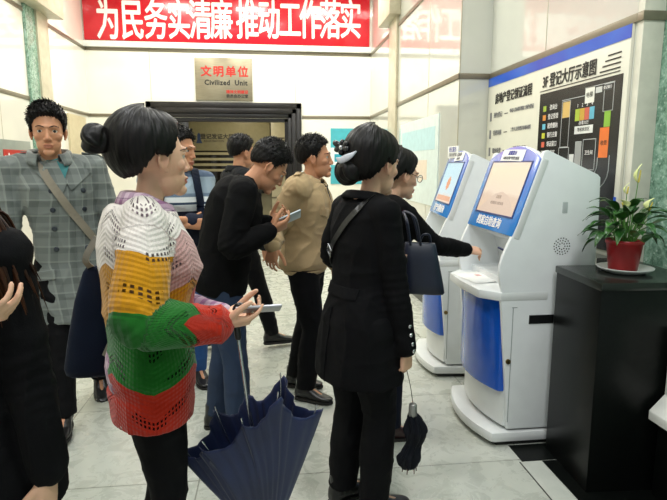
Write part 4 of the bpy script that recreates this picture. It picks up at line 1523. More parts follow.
    def shoes(s, mat, sole, heel=.012, length=.265, w=.047, high=True, sides=(1, -1)):
        k = s.k
        for sd in sides:
            a = s.an[sd]
            y, pt = s.foot[sd]
            Rm = Matrix.Rotation(y, 3, 'Z') @ Matrix.Rotation(pt, 3, 'X')
            def P(yy, z, x=0):
                return a + Rm @ (Vector((x, yy, z)) * k)
            L0 = -.075
            ux, uz = Rm @ Vector((1, 0, 0)), Rm @ Vector((0, 0, 1))
            secs = []
            for yy, hw, top, bot in ((L0, .018, -.02, -.06), (L0 + .012, .031, .012, -.068), (L0 + .05, .036, .03, -.07), (.02, .037, .022, -.07), (.06, .043, -.004, -.07), (.10, .047, -.026, -.07), (.14, .044, -.038, -.069), (.17, .034, -.045, -.066), (.187, .016, -.052, -.062)):
                secs.append((P(yy, (top + bot) / 2), ux, uz, hw * k * (w / .047), (top - bot) / 2 * k))
            pcs = [loft(secs, 20, 2.5)]
            if high:
                pcs.append(tube([P(-.03, -.03), P(-.022, .06)], [.040 * k, .043 * k], 16, False))
            else:
                pcs.append(tube([P(-.03, -.03), P(-.022, .025)], [.036 * k, .04 * k], 16, False))
            me = fuse_mesh('shoe', pcs, .004, 2)
            sh = link_mesh(me, 'shoe', mat, s.root)
            # sole outline, thicker at the heel
            ou = [(-.078, .0), (-.07, .026), (-.03, .036), (.03, .037), (.09, .047), (.14, .044), (.175, .03), (.192, .0)]
            poly = [(yy, -x) for yy, x in ou] + [(yy, x) for yy, x in ou[::-1][1:-1]]
            zb = -.085
            mb = MB().prism(poly, lambda p: P(p[0], zb if p[0] > .04 else zb, p[1] * w / .047), lambda p: P(p[0], zb + .018, p[1] * w / .047))
            mb.build('sole', sole, sh, bevel=.002)

    def ray_surface(s, bvh, o, d):
        hit = bvh.ray_cast(Vector(o) + Vector(d).normalized() * .8, -Vector(d).normalized())
        return hit[0], hit[1]
    def strap_line(s, x0, z0, x1, z1, face=1, n=30, lift=.003, bvh=None, over=True):
        """points and normals of a strap over the garment from a shoulder (x0, z0) to a hip (x1, z1), local coordinates"""
        bvh = bvh or s.bvh
        out = []
        for i in range(n):
            t = i / (n - 1)
            x, z = x0 + (x1 - x0) * t, z0 + (z1 - z0) * t
            ax = Vector((.35 * math.copysign(t ** 3, x1), face, 0)).normalized()
            hit = bvh.ray_cast(Vector((x, s.spine_y(z), z)) + ax * .8, -ax)
            if hit[0] is not None:
                out.append((hit[0] + hit[1] * lift, hit[1]))
        return out
    def spine_y(s, z):
        zs = [p.z for p in s.spine]
        return float(np.interp(z, zs, [p.y for p in s.spine]))
    def over_shoulder(s, x, lift=.003, n=7, span=.05):
        """points over the top of a shoulder, back to front"""
        out = []
        b = s.spine[-1]
        for i in range(n):
            y = b.y - span + 2 * span * i / (n - 1) - .015
            hit = s.bvh.ray_cast(Vector((x, y, b.z + .5)), Vector((0, 0, -1)))
            if hit[0] is not None:
                out.append((hit[0] + hit[1] * lift, hit[1]))
        return out
    def ribbon(s, name, pts, mat, parent, width=.03, thick=.004):
        """pts: list of (point, normal)"""
        P = [p for p, n in pts]
        N = [n for p, n in pts]
        for _ in range(3):
            P = [P[0]] + [(P[i - 1] + P[i] * 2 + P[i + 1]) / 4 for i in range(1, len(P) - 1)] + [P[-1]]
            N = [N[0]] + [(N[i - 1] + N[i] * 2 + N[i + 1]).normalized() for i in range(1, len(N) - 1)] + [N[-1]]
        v, f = [], []
        for i in range(len(P)):
            t = (P[min(i + 1, len(P) - 1)] - P[max(i - 1, 0)]).normalized()
            w = t.cross(N[i]).normalized()
            nn = w.cross(t).normalized()
            for a_, b_ in ((-1, 0), (1, 0), (1, 1), (-1, 1)):
                v.append(P[i] + w * (a_ * width / 2) + nn * (b_ * thick))
        for i in range(len(P) - 1):
            for q in range(4):
                a_, b_ = i * 4 + q, i * 4 + (q + 1) % 4
                f.append((a_, b_, b_ + 4, a_ + 4))
        f += [(3, 2, 1, 0), tuple((len(P) - 1) * 4 + q for q in range(4))]
        return mesh_obj(name, v, f, mat, parent, False)
    def on_top(s, name, poly, mat, thick=.006, lift=.0015, parent=None, axis=(0, 1, 0), res=.012):
        """a flat-cut cloth piece laid over the garment: poly in (x, z) local coordinates, cast along the axis"""
        parent = parent or s.top
        ax = Vector(axis).normalized()
        rt = Vector((0, 0, 1)).cross(ax).normalized() * -1
        bm = bmesh.new()
        vs = [bm.verts.new((p[0], p[1], 0)) for p in poly]
        bm.faces.new(vs)
        for _ in range(3):
            bmesh.ops.subdivide_edges(bm, edges=[e for e in bm.edges if e.calc_length() > res], cuts=1, use_grid_fill=True)
        bmesh.ops.triangulate(bm, faces=bm.faces)
        top, ok = [], True
        for v in bm.verts:
            o = rt * v.co.x + Vector((0, 0, v.co.y))
            hit = s.bvh.ray_cast(o + ax * .9, -ax)
            top.append((hit[0] if hit[0] is not None else o, (hit[1] if hit[0] is not None else ax)))
        bm.verts.index_update()
        v = [p + ax * (lift + thick) for p, n in top] + [p + ax * (lift - .004) for p, n in top]
        n = len(top)
        f = []
        for fc in bm.faces:
            q = [x.index for x in fc.verts]
            f += [tuple(q), tuple(x + n for x in q[::-1])]
        for e in bm.edges:
            if e.is_boundary:
                a_, b_ = e.verts[0].index, e.verts[1].index
                f.append((a_, b_, b_ + n, a_ + n))
        bm.free()
        o = mesh_obj(name, v, f, mat, parent, True)
        bm = bmesh.new()
        bm.from_mesh(o.data)
        bmesh.ops.recalc_face_normals(bm, faces=bm.faces)
        bm.to_mesh(o.data)
        bm.free()
        sharp_by_angle(o.data, .7)
        return o
    def button(s, x, z, mat, r=.011, axis=(0, 1, 0), parent=None, name='button'):
        ax = Vector(axis).normalized()
        rt = Vector((0, 0, 1)).cross(ax).normalized() * -1
        o = rt * x + Vector((0, 0, z))
        hit = s.bvh.ray_cast(o + ax * .9, -ax)
        if hit[0] is None:
            return None
        p, n = hit[0], hit[1]
        return mesh_obj(name, *tube([p - n * .001, p + n * .004, p + n * .005], [r, r, r * .8], 14, False), mat, parent or s.top, True)
    def collar(s, mat, r=.062, h=.045, flare=.022, open_=.9, tilt=.25, name='collar', parent=None, base=None, thick=.004, n=36, drop=.012):
        """stand-and-fall collar: a strip around the neck, open at the front by open_ radians"""
        c = base if base is not None else s.spine[-1] + s.stan[9] * (-.006 * s.k)
        up, rt, fw = s.stan[9], s.right, s.fwd
        k = s.k
        prof = [(0, 0), (.004, h * .55), (.006, h), (.006 + flare * .45, h * .86), (flare, h * .25), (flare * 1.15, -.006)]
        v, f = [], []
        m = len(prof)
        for i in range(n + 1):
            a = open_ / 2 + (2 * PI - open_) * i / n
            d = fw * math.cos(a) + rt * math.sin(a) * 1.08
            front = max(0, math.cos(a))
            for dr, z in prof:
                v.append(c + d * ((r + dr * (1 + .5 * front)) * k) + up * ((z - drop * 2.2 * front) * k) - fw * tilt * .03 * (1 - front))
            for dr, z in prof[::-1]:
                v.append(c + d * ((r + dr * (1 + .5 * front) - thick) * k) + up * ((z - drop * 2.2 * front - thick * .3) * k) - fw * tilt * .03 * (1 - front))
        M = 2 * m
        for i in range(n):
            for q in range(M):
                f.append((i * M + q, i * M + (q + 1) % M, (i + 1) * M + (q + 1) % M, (i + 1) * M + q))
        f += [tuple(range(M))[::-1], tuple(n * M + q for q in range(M))]
        o = mesh_obj(name, v, f, mat, parent or s.root, True)
        bm = bmesh.new()
        bm.from_mesh(o.data)
        bmesh.ops.recalc_face_normals(bm, faces=bm.faces)
        bm.to_mesh(o.data)
        bm.free()
        return o
# ---------------------------------------------------------------- clothing materials
M_BLACKW = fabric('black_wool', '0D0D0F', 0.85, 300, .3, .25)
M_BLACKK = fabric('black_knit', '0C0C0D', 0.9, 260, .35, .25)
M_BLACKT = fabric('black_trouser_cloth', '0E0E10', 0.8, 400, .2, .2)
M_NAVYT = fabric('dark_navy_cloth', '141826', 0.8, 400, .2, .2)
M_KHAKI = fabric('khaki_jacket_cloth', 'B59C76', 0.75, 420, .25, .1, .1, 8)
M_NAVYB = fabric('navy_bag_cloth', '121A2C', 0.7, 300, .25, .2)
M_GREYSTRAP = fabric('grey_strap', '97938A', 0.7, 300, .2, .1)
M_LEATHER = plain('black_leather', '111011', 0.32, var=.2)
M_SHOEB = plain('black_shoe_leather', '131212', 0.3, var=.2)
M_SOLE = plain('shoe_sole', '1B1917', 0.7)
M_SILVER = plain('silver_metal', 'C9CACC', 0.25, metal=1.0)
M_DBUTTON = plain('dark_button', '2A3038', 0.3)
def denim(name, c):
    m = NT(name)
    co = m.coord()
    big = m.noise(co, 5, 4, .6)
    w = m.noise(m.coord((260, 260, 60)), 3, 2)
    m.set(color=m.mix(m.math('MULTIPLY', w, .35), m.ramp(big, [(.3, shiftc(c, .7)), (.7, shiftc(c, 1.25))]), shiftc(c, 2.0)), rough=.85)
    m.bump(m.math('ADD', big, m.math('MULTIPLY', w, .2)), .3, .01)
    return m.m
M_JEANS = denim('blue_jeans', '1B2C45')
M_JEANSL = denim('bright_blue_jeans', '24508A')
def plaid(name, base, a, b, freq=16, rough=.85):
    m = NT(name)
    tc = m.n('TexCoord')
    sp = m.n('SeparateXYZ')
    m.l(tc.outputs['Object'], sp.inputs[0])
    def band(sock, f, ph, w):
        x = m.math('FRACT', m.math('ADD', m.math('MULTIPLY', sock, f), ph))
        return m.math('LESS_THAN', x, w)
    hx = m.math('ADD', sp.outputs[0], m.math('MULTIPLY', sp.outputs[1], .8))
    v1, h1 = band(hx, freq, .1, .38), band(sp.outputs[2], freq, .2, .38)
    v2, h2 = band(hx, freq, .72, .1), band(sp.outputs[2], freq, .8, .1)
    c = m.mix(m.math('MULTIPLY', m.math('ADD', v1, h1), .42), base, a)
    c = m.mix(m.math('MULTIPLY', m.math('ADD', v2, h2), .5), c, b)
    m.set(color=c, rough=rough, sheen=.1)
    m.bump(m.noise(m.coord(), 350, 2), .15, .006)
    return m.m
M_GREYPLAID = plaid('grey_plaid_wool', '747A76', '555B58', '8A908A', 12)
M_PURPLAID = plaid('purple_plaid_shirt', 'C9B0BE', '7A3F72', '4D2350', 26)
M_TEAL = fabric('teal_shirt', '4E8A8C', .8)
M_SHIRTD = fabric('dark_shirt', '17181B', .8)
M_WHITESH = fabric('white_shirt', 'D8D8D2', .8)

PE = {}
def key(px, py, Y):
    return at(px, py, Y)

# ================================================================ man in the grey plaid coat, walking towards the camera
def man_grey_coat():
    s = Fig((-1.105, 3.13, 0), R(196), 1.755, 'm', sway=.12, build=.95, lean=R(3), head_yaw=R(2), head_pitch=R(-4))
    s.leg(1, (.085, .20, .085), yaw=-.1)
    s.leg(-1, (-.09, -.30, .12), yaw=.1, pitch=R(-25))
    s.arm(1, (.30, .10, .86), (.6, -1, 0), (0.05, .3, -1), (-1, .1, 0), world=False, curl=.75)
    s.arm(-1, (-.29, .02, .84), (-.6, -1, 0), (-.05, .2, -1), (1, 0, 0), world=False, curl=.4)
    r = s.start('person', 'young man in a grey plaid double-breasted coat, facing the camera by the left wall', M_SKIN_M, .0042)
    s.short_hair(M_HAIR, .012, .028, 3, 1500, .03, spike=.35, comb=(.35, .5))
    s.trousers(M_BLACKT, .014, hem=.01)
    s.shoes(M_SHOEB, M_SOLE)
    s.upper('shirt', M_TEAL, .006, -.05, .5)
    s.upper('plaid_coat', M_GREYPLAID, .020, -.1, .99, .985, skirt=(.60, .225, .165, .01), sl_pad=.018, amp=.0045, seed=4)
    # open neck with collar points, lapels, double row of buttons, epaulettes
    zc = s.spine[-1].z
    s.on_top('shirt_front', [(-.040, zc + .005), (.040, zc + .005), (.018, zc - .06), (.0, zc - .115), (-.018, zc - .06)], M_TEAL, .003)
    s.on_top('lapel', [(-.045, zc + .01), (-.008, zc - .12), (-.03, zc - .17), (-.13, zc - .075), (-.095, zc - .055), (-.10, zc - .02)], M_GREYPLAID, .008)
    s.on_top('lapel', [(.045, zc + .01), (.10, zc - .02), (.095, zc - .055), (.13, zc - .075), (.02, zc - .20), (-.012, zc - .13)], M_GREYPLAID, .009)
    s.on_top('front_edge', [(-.03, zc - .17), (-.022, zc - .17), (-.022, .66), (-.03, .66)], M_GREYPLAID, .004)
    s.collar(M_GREYPLAID, .074, .05, .03, 1.0, parent=s.top)
    for z in (zc - .17, zc - .27, zc - .37, zc - .48):
        for x in (-.085, .065):
            s.button(x, z, M_DBUTTON, .0135)
    for x in (1, -1):
        s.epaulette(x * .085, x * .205, M_GREYPLAID, s.top)
    s.on_top('pocket_flap', [(-.19, .88), (-.08, .90), (-.08, .85), (-.19, .83)], M_GREYPLAID, .007)
    s.on_top('pocket_flap', [(.19, .88), (.08, .90), (.08, .85), (.19, .83)], M_GREYPLAID, .007)
    PE['coat_man'] = s
    # tan satchel on a strap across his chest
    bg = tag(empty('shoulder_bag', s.loc, s.rz), 'taupe strap and satchel worn across the grey plaid coat', 'bag')
    pts = s.over_shoulder(.105, .006)[::1] + s.strap_line(.105, zc - .06, -.215, .86, 1, lift=.009)
    s.ribbon('strap', pts, fabric('taupe_strap', '8A8273', .7), bg, .04, .004)
    bp = s.over_shoulder(.105, .006)[::-1] + s.strap_line(.105, zc - .06, -.215, .86, -1, lift=.006)
    s.ribbon('strap', bp, fabric('taupe_strap', '8A8273', .7), bg, .04, .004)
    M = Matrix.Translation((-.29, -.03, .73)) @ Matrix.Rotation(R(8), 4, 'Y')
    MB().box((-.035, -.13, -.12), (.035, .13, .12)).build('satchel_body', M_NAVYB, bg, bevel=.018, seg=3, M=M)
    MB().box((-.041, -.132, -.02), (-.033, .132, .125)).build('satchel_flap', M_NAVYB, bg, bevel=.004, M=M)
    # carried patterned brown bag in his right hand
    w, (d, n, _) = s.wr[1], s.hand[1]
    hb = tag(empty('handbag', s.W @ (w + d * .08), s.rz), 'brown checked handbag hanging low behind the navy tote bag', 'bag')
    m = plaid('brown_check', '8C7A55', '5B4A30', 'C2B48C', 30)
    pcs = []
    secs = [(Vector((0, 0, z)), Vector((0, 1, 0)), Vector((1, 0, 0)), a, b) for z, a, b in ((-.40, .12, .04), (-.38, .15, .052), (-.28, .15, .055), (-.16, .125, .045), (-.12, .115, .03))]
    mesh_obj('bag_body', *loft(secs, 28, 3), m, hb, True)
    for q in (.02, -.02):
        pp = smooth_path([(q, -.08, -.13), (q * .8, -.05, -.03), (q * .3, 0, .0), (q * .8, .05, -.03), (q, .08, -.13)], 6)
        mesh_obj('handle', *tube(pp, [.006] * len(pp), 8), plain('brown_leather', '4A3320', .4), hb, True)
man_grey_coat()

# ================================================================ woman in the striped crochet cardigan
def cardigan_mat():
    m = NT('striped_crochet')
    at_ = m.n('Attribute', attribute_name='band').outputs['Fac']
    u_ = m.n('Attribute', attribute_name='around').outputs['Fac']
    fr = m.n('Attribute', attribute_name='front').outputs['Fac']
    # scalloped edges of the colour bands
    tri = m.math('PINGPONG', m.math('MULTIPLY', u_, 8.0), 1.0)
    pos = m.math('ADD', at_, m.math('MULTIPLY', m.math('SUBTRACT', tri, .5), .085))
    pos2 = m.math('ADD', pos, m.math('MULTIPLY', m.noise(m.coord(), 16, 2), .02))
    W, P, Y, G, Rd = 'E8E0D8', 'C79C98', 'C68A0C', '1B6B1F', 'BE2A12'
    ca = m.ramp(pos2, [(0, W), (.31, Y), (.555, G), (.80, Rd)], 'CONSTANT')
    cb = m.ramp(pos2, [(0, W), (.18, P), (.40, Y), (.555, G), (.80, Rd)], 'CONSTANT')
    col = m.mix(fr, ca, cb)
    # stitch rows follow the scallops; open-work holes in rows
    rows = m.math('ADD', m.math('MULTIPLY', at_, 46.0), m.math('MULTIPLY', tri, 4.6))
    rr = m.math('PINGPONG', rows, .5)
    st = m.math('PINGPONG', m.math('MULTIPLY', u_, 104.0), .5)
    h = m.math('MULTIPLY', m.math('ADD', rr, m.math('MULTIPLY', st, .8)), 1.0)
    lace = m.math('GREATER_THAN', m.math('SINE', m.math('ADD', m.math('MULTIPLY', at_, 40.0), m.math('MULTIPLY', tri, 6.0))), .55)
    lz = m.math('GREATER_THAN', m.noise(m.coord(), 9, 1), .47)
    holes = m.math('MULTIPLY', m.math('MULTIPLY', lace, lz), m.math('MULTIPLY', m.math('GREATER_THAN', rr, .2), m.math('GREATER_THAN', st, .24)))
    f = m.noise(m.coord(), 240, 2)
    col = m.mix(m.math('MULTIPLY', f, .3), col, m.mix(.5, col, (0, 0, 0)))
    m.set(color=col, rough=.92, sheen=.25, spec=.15)
    m.bump(m.math('ADD', h, m.math('MULTIPLY', f, .2)), .6, .005)
    m.l(m.math('SUBTRACT', 1.0, m.math('MULTIPLY', holes, .92)), m.b.inputs['Alpha'])
    return m.m

def woman_cardigan():
    s = Fig((-.385, 1.665, 0), R(-74), 1.58, 'f', lean=R(0), stoop=R(6), head_yaw=R(17), head_pitch=R(2), neck_fwd=R(4))
    s.stand(.075)
    s.arm(1, key(221, 324, 1.50), (.5, -1, -.3), (1, .12, .06), (0, .45, .9), curl=.5, curls=(.35, .55, .6, .65), thumb_in=.3)
    s.arm(-1, key(228, 313, 1.63), (-.6, -.8, -.6), (.86, -.45, .05), (0, -.35, .9), curl=.55, thumb_in=.5)
    s.start('person', 'woman with a hair bun in a white, mustard, green and red crochet cardigan', M_SKIN_P, .0034)
    line = [(0, 38), (35, 32), (58, 12), (72, -18), (84, -20), (96, -12), (110, -34), (130, -52), (180, -58)]
    v, f, st = s.hair_shell(lambda a, ph: .018 + .014 * max(0, -math.cos(a)) + .008 * math.sin(ph), line)
    hr = s.hair_obj(v, f, st, M_HAIR)
    s.bun((.0, -.165, .062), (.040, .040, .043), M_HAIR, hr)
    mesh_obj('hair_tie', *tube([s.HM @ Vector((0, -.128 + .004 * 0, .058)), s.HM @ Vector((0, -.136, .060))], [.03, .03], 18), M_BLACKT, hr, True)
    s.trousers(M_BLACKT, .008)
    s.shoes(M_SHOEB, M_SOLE)
    o = s.upper('plaid_shirt', M_PURPLAID, .006, -.12, .97, .985)
    s.collar(M_PURPLAID, .055, .036, .03, .9, parent=o, drop=.014)
    # the cardigan: wide, with a pushed-up sleeve on the far arm
    P0 = s.sleeve
    pcs = [s.torso(.030, -.2, .965, extra=lambda t: (.008, .010 - .018 * max(0, min(1, (.35 - t) / .3)), .020 * max(0, min(1, (.35 - t) / .3))))]
    pcs += s.shoulder_caps(.022)
    pcs.append(s.sleeve(1, .026, .97, r=[.040, .046, .052, .055, .053, .049, .043, .036, .033]))
    pcs.append(s.sleeve(-1, .026, .60, r=[.040, .046, .050, .052, .050, .046, .040, .034, .03]))
    hem = s.section(-.14, .16, .11, .006)
    secs = []
    for i in range(5):
        t = i / 4
        secs.append((hem[0].lerp(Vector((0, .004, .685)), t), Vector((1, 0, 0)), Vector((0, 1, 0)), .186 - .006 * t * t, .126 - .004 * t))
    pcs.insert(0, loft(secs, 40, 2.3))
    me = fuse_mesh('crochet_cardigan', pcs, .006, 5)
    s.folds(me, .004, (9, 9, 5), 2.0)
    co = get_co(me)
    sh, el, wr = (np.array(x) for x in (s.sh[1], s.el[1], s.wr[1]))
    def seg(a, b):
        ab = b - a
        t = np.clip(((co - a) @ ab) / (ab @ ab), 0, 1)
        return t, np.linalg.norm(co - (a + t[:, None] * ab), axis=1)
    zt = s.spine[-1].z
    band = np.clip((zt + .01 - co[:, 2]) / (zt + .01 - .70), 0, 1)
    bt_ = band.copy()
    ang = np.arctan2(co[:, 0], co[:, 1]) / (2 * PI) + .5
    arm_len = np.linalg.norm(el - sh) + np.linalg.norm(wr - el)
    on_arm = np.zeros(len(co), bool)
    for sd in (1, -1):
        a, b, c = (np.array(x) for x in (s.sh[sd], s.el[sd], s.wr[sd]))
        t1, d1 = seg(a, b)
        t2, d2 = seg(b, c)
        l1, l2 = np.linalg.norm(b - a), np.linalg.norm(c - b)
        use2 = d2 < d1
        along = np.where(use2, l1 + t2 * l2, t1 * l1)
        dd = np.minimum(d1, d2)
        outer = (co[:, 0] * sd > abs(a[0]) - .035) | use2
        msk = (dd < .085) & outer & (along > .03)
        band = np.where(msk, .16 + along / (l1 + l2) * .80, band)
        ang = np.where(msk, np.arctan2((co - a)[:, 1] * np.where(use2, 0, 1) + (co - b)[:, 0] * np.where(use2, 1, 0), (co - a)[:, 0] * np.where(use2, 0, 1) + (co - b)[:, 2] * np.where(use2, 1, 0)) / (2 * PI) * .5 + .5, ang)
        on_arm |= msk
    attr(me, 'band', band)
    attr(me, 'around', ang)
    attr(me, 'front', ((co[:, 1] > .0) & ~on_arm).astype(float))
    o = link_mesh(me, 'crochet_cardigan', cardigan_mat(), s.root)
    s.top = o
    s.bvh = s.tree(me)
    PE['cardigan'] = s
    # phone in her hand
    w, (d, n, _) = s.wr[1], s.hand[1]
    c = s.W @ (w + d * .105 + n * .030)
    dw, nw = s.W.to_3x3() @ d, s.W.to_3x3() @ n
    ph = tag(empty('smartphone', c), 'silver-edged smartphone held by the woman in the striped cardigan', 'phone')
    dw = (dw + V(0, 0, -.06)).normalized()
    side = nw.cross(dw).normalized()
    nn = dw.cross(side).normalized()
    Mp = Matrix((side, dw, nn)).transposed().to_4x4()
    MB().box((-.034, -.066, -.004), (.034, .066, .004)).build('body', plain('phone_silver', 'A9A9AC', .3, metal=.6), ph, bevel=.003, M=Mp)
    MB().box((-.031, -.058, .004), (.031, .058, .0046)).build('screen', glow('phone_screen', '8FA3B4', .35), ph, M=Mp)
    # navy tote bag behind her hip, grey strap to the shoulder
    tb = tag(empty('tote_bag', s.loc, s.rz), 'navy blue tote bag with a grey strap hanging behind the striped cardigan', 'bag')
    Wt = lambda px, py, Y: s.L(at(px, py, Y))
    top, bot = Wt(93, 266, 1.80), Wt(90, 374, 1.80)
    u = s.Ld((1, .1, 0)).normalized()
    wv = s.Ld((-.1, 1, 0)).normalized()
    secs = []
    for t, a, b in ((0, .018, .012), (.05, .03, .02), (.3, .055, .035), (.65, .076, .045), (.92, .088, .05), (.98, .082, .044), (1, .07, .035)):
        secs.append((top.lerp(bot, t) + u * (.01 * t), u, wv, a, b))
    mesh_obj('bag_body', *loft(secs, 28, 2.6), M_NAVYB, tb, True)
    p0, p1, p2 = Wt(129, 288, 1.60), Wt(117, 330, 1.66), Wt(106, 356, 1.745)
    nr_ = s.Ld((0, -1, .1)).normalized()
    s.ribbon('strap', [(p, nr_) for p in smooth_path([Wt(133, 272, 1.62), p0, p1, p2], 8)], M_GREYSTRAP, tb, .024, .004)
    s.ribbon('strap', [(p, nr_) for p in smooth_path([top + V(0, 0, -.01), top + V(.03, -.02, .03), top + V(.06, .02, .10)], 6)], M_GREYSTRAP, tb, .02, .004)
woman_cardigan()

# half-furled navy umbrella hanging from the woman's hand
def umbrella():
    um = tag(empty('umbrella', (0, 0, 0)), 'large loosely furled navy blue umbrella hanging point down in front of the queue', 'umbrella')
    a, tip = at(236, 322, 1.62), at(268, 545, 1.66)
    um.location = tip
    a, b = a - tip, Vector((0, 0, 0))
    ax = (b - a).normalized()
    Lg = (b - a).length
    side = ax.cross(Vector((0, 1, 0))).normalized() * -1
    dep = ax.cross(side)
    if side.x < 0: side = -side
    mesh_obj('shaft', *tube([a, b + ax * .03], [.005, .004], 10), M_SILVER, um, True)
    mesh_obj('tip', *tube([b - ax * .01, b + ax * .05], [.007, .003], 10), M_LEATHER, um, True)
    hk = smooth_path([a + ax * .05, a, a - ax * .03, a - ax * .05 + side * .012, a - ax * .045 + side * .03, a - ax * .02 + side * .034], 5)
    mesh_obj('handle', *tube(hk, [.010] * len(hk), 10), M_LEATHER, um, True)
    m = NT('navy_umbrella_cloth')
    n1 = m.noise(m.coord(), 6, 3)
    m.set(color=m.ramp(n1, [(.3, '0E1A3E'), (.7, '142450')]), rough=.5, sheen=.2, spec=.4)
    N, Mr = 96, 36
    # eight ribs spread unevenly: (height up the shaft, distance out)
    ribs = [(.46, .225), (.55, .15), (.50, .11), (.47, .14), (.39, .235), (.43, .20), (.49, .14), (.55, .15)]
    v, f = [], []
    for side_ in (0, 1):
        for j in range(Mr + 1):
            t = j / Mr
            for i in range(N):
                q8 = i / N * 8
                k0, q = int(q8) % 8, q8 % 1.0
                w_ = q * q * (3 - 2 * q)
                hg = ribs[k0][0] * (1 - w_) + ribs[(k0 + 1) % 8][0] * w_
                rd = ribs[k0][1] * (1 - w_) + ribs[(k0 + 1) % 8][1] * w_
                sag = math.sin(PI * q)
                hgt = t * hg * (1 - .09 * sag * t)
                rad = .012 + rd * (t ** .9) * (1 - .20 * sag ** 1.3 * t ** .5) + .008 * math.sin(q * 21 + k0) * t
                a_ = 2 * PI * i / N + .12 * t * math.sin(5 * t + k0)
                rr = max(.004, rad - .002 * side_)
                c = b - ax * (.02 + hgt)
                v.append(c + side * (rr * math.cos(a_)) + dep * (rr * .62 * math.sin(a_)))
    S = (Mr + 1) * N
    for j in range(Mr):
        for i in range(N):
            i2 = (i + 1) % N
            f.append((j * N + i, j * N + i2, (j + 1) * N + i2, (j + 1) * N + i))
            f.append((S + j * N + i, S + (j + 1) * N + i, S + (j + 1) * N + i2, S + j * N + i2))
    for i in range(N):
        i2 = (i + 1) % N
        f.append((i, S + i, S + i2, i2))
        f.append((Mr * N + i, Mr * N + i2, S + Mr * N + i2, S + Mr * N + i))
    mesh_obj('canopy', v, f, m.m, um, True)
    for k in range(8):
        i = k * 12
        p = [Vector(v[j * N + i]) * 1 for j in range(0, Mr + 1, 3)]
        c0 = [b - ax * ((-x).dot(ax) * -1) for x in p]
        p = [x + (b + ax * x.dot(ax) - x) * .10 for x in p]
        rb = mesh_obj('rib', *tube(p, [.0018] * len(p), 6), M_SILVER, um, True)
        mesh_obj('rib_tip', *tube([p[-1], p[-1] + (p[-1] - p[-2]).normalized() * .012], [.003, .0022], 8), M_SILVER, rb, True)
umbrella()

# ================================================================ man in the black sweater, bent over his phone
def man_sweater():
    s = Fig((-.255, 2.80, 0), R(-84), 1.63, 'm', lean=R(5), stoop=R(30), head_yaw=R(4), head_pitch=R(-40), neck_fwd=R(6))
    s.stand(.10, r=(0, .06), l=(0, -.05))
    s.arm(1, key(270, 231, 2.64), (.5, -1, -.6), (.9, .25, .35), (-.2, .6, .75), curl=.6, curls=(.45, .6, .65, .7), thumb_in=.35)
    s.arm(-1, key(268, 222, 2.86), (-.6, -.8, -.5), (.85, -.35, .3), (-.1, -.6, .7), curl=.6, thumb_in=.6)
    s.start('person', 'young man in a black sweater and blue jeans bending his head over a phone', M_SKIN_M, .004)
    s.short_hair(M_HAIR, .008, .022, 11, 2200, .022, spike=.5, comb=(0, .35))
    s.trousers(M_JEANS, .014, hem=.008)
    s.shoes(M_SHOEB, M_SOLE)
    s.upper('black_sweater', M_BLACKK, .024, -.14, .98, .985, sl_pad=.02, amp=.005, seed=9, extra=lambda t: (.006, .012, 0))
    s.collar(M_BLACKK, .060, .016, .004, .02, name='neckband', drop=.01)
    PE['sweater'] = s
    w, (d, n, _) = s.wr[1], s.hand[1]
    c = s.W @ (w + d * .11 + n * .024)
    dw, nw = s.W.to_3x3() @ d, s.W.to_3x3() @ n
    ph = tag(empty('smartphone', c), 'pale blue smartphone held up by the bent man in the black sweater', 'phone')
    side = nw.cross(dw).normalized()
    Mp = Matrix((side, dw, dw.cross(side))).transposed().to_4x4()
    MB().box((-.034, -.066, -.004), (.034, .066, .004)).build('body', plain('phone_pale', 'B7C4CA', .3), ph, bevel=.003, M=Mp)
    MB().box((-.031, -.058, .004), (.031, .058, .0046)).build('screen', glow('phone_screen_blue', '9CC8D8', .7), ph, M=Mp)
man_sweater()

# ================================================================ man behind him
def man_behind():
    s = Fig((-.25, 4.22, 0), R(-70), 1.66, 'm', lean=R(2), head_yaw=R(10), head_pitch=R(-4))
    s.leg(1, (.10, .24, .085), yaw=-.1)
    s.leg(-1, (-.08, -.26, .085), yaw=.1)
    s.arm(1, (.27, .12, .85), (.6, -1, 0), (0, .3, -1), (-1, 0, 0), world=False, curl=.5)
    s.arm(-1, (-.27, .1, .86), (-.6, -1, 0), (0, .3, -1), (1, 0, 0), world=False, curl=.5)
    s.start('person', 'dark-haired man in a dark jacket standing behind the man in the black sweater', M_SKIN_M, .0045)
    s.short_hair(M_HAIR, .008, .018, 21, 1200, .02)
    s.trousers(M_BLACKT, .014)
    s.shoes(M_SHOEB, M_SOLE)
    s.upper('shirt', M_WHITESH, .006, -.05, .5)
    s.upper('dark_jacket', fabric('charcoal_jacket', '1C1D20', .8), .026, -.12, .98, .975, sl_pad=.02, seed=3)
    s.collar(s.top.data.materials[0], .072, .042, .024, .9, parent=s.top)
    PE['behind'] = s
man_behind()

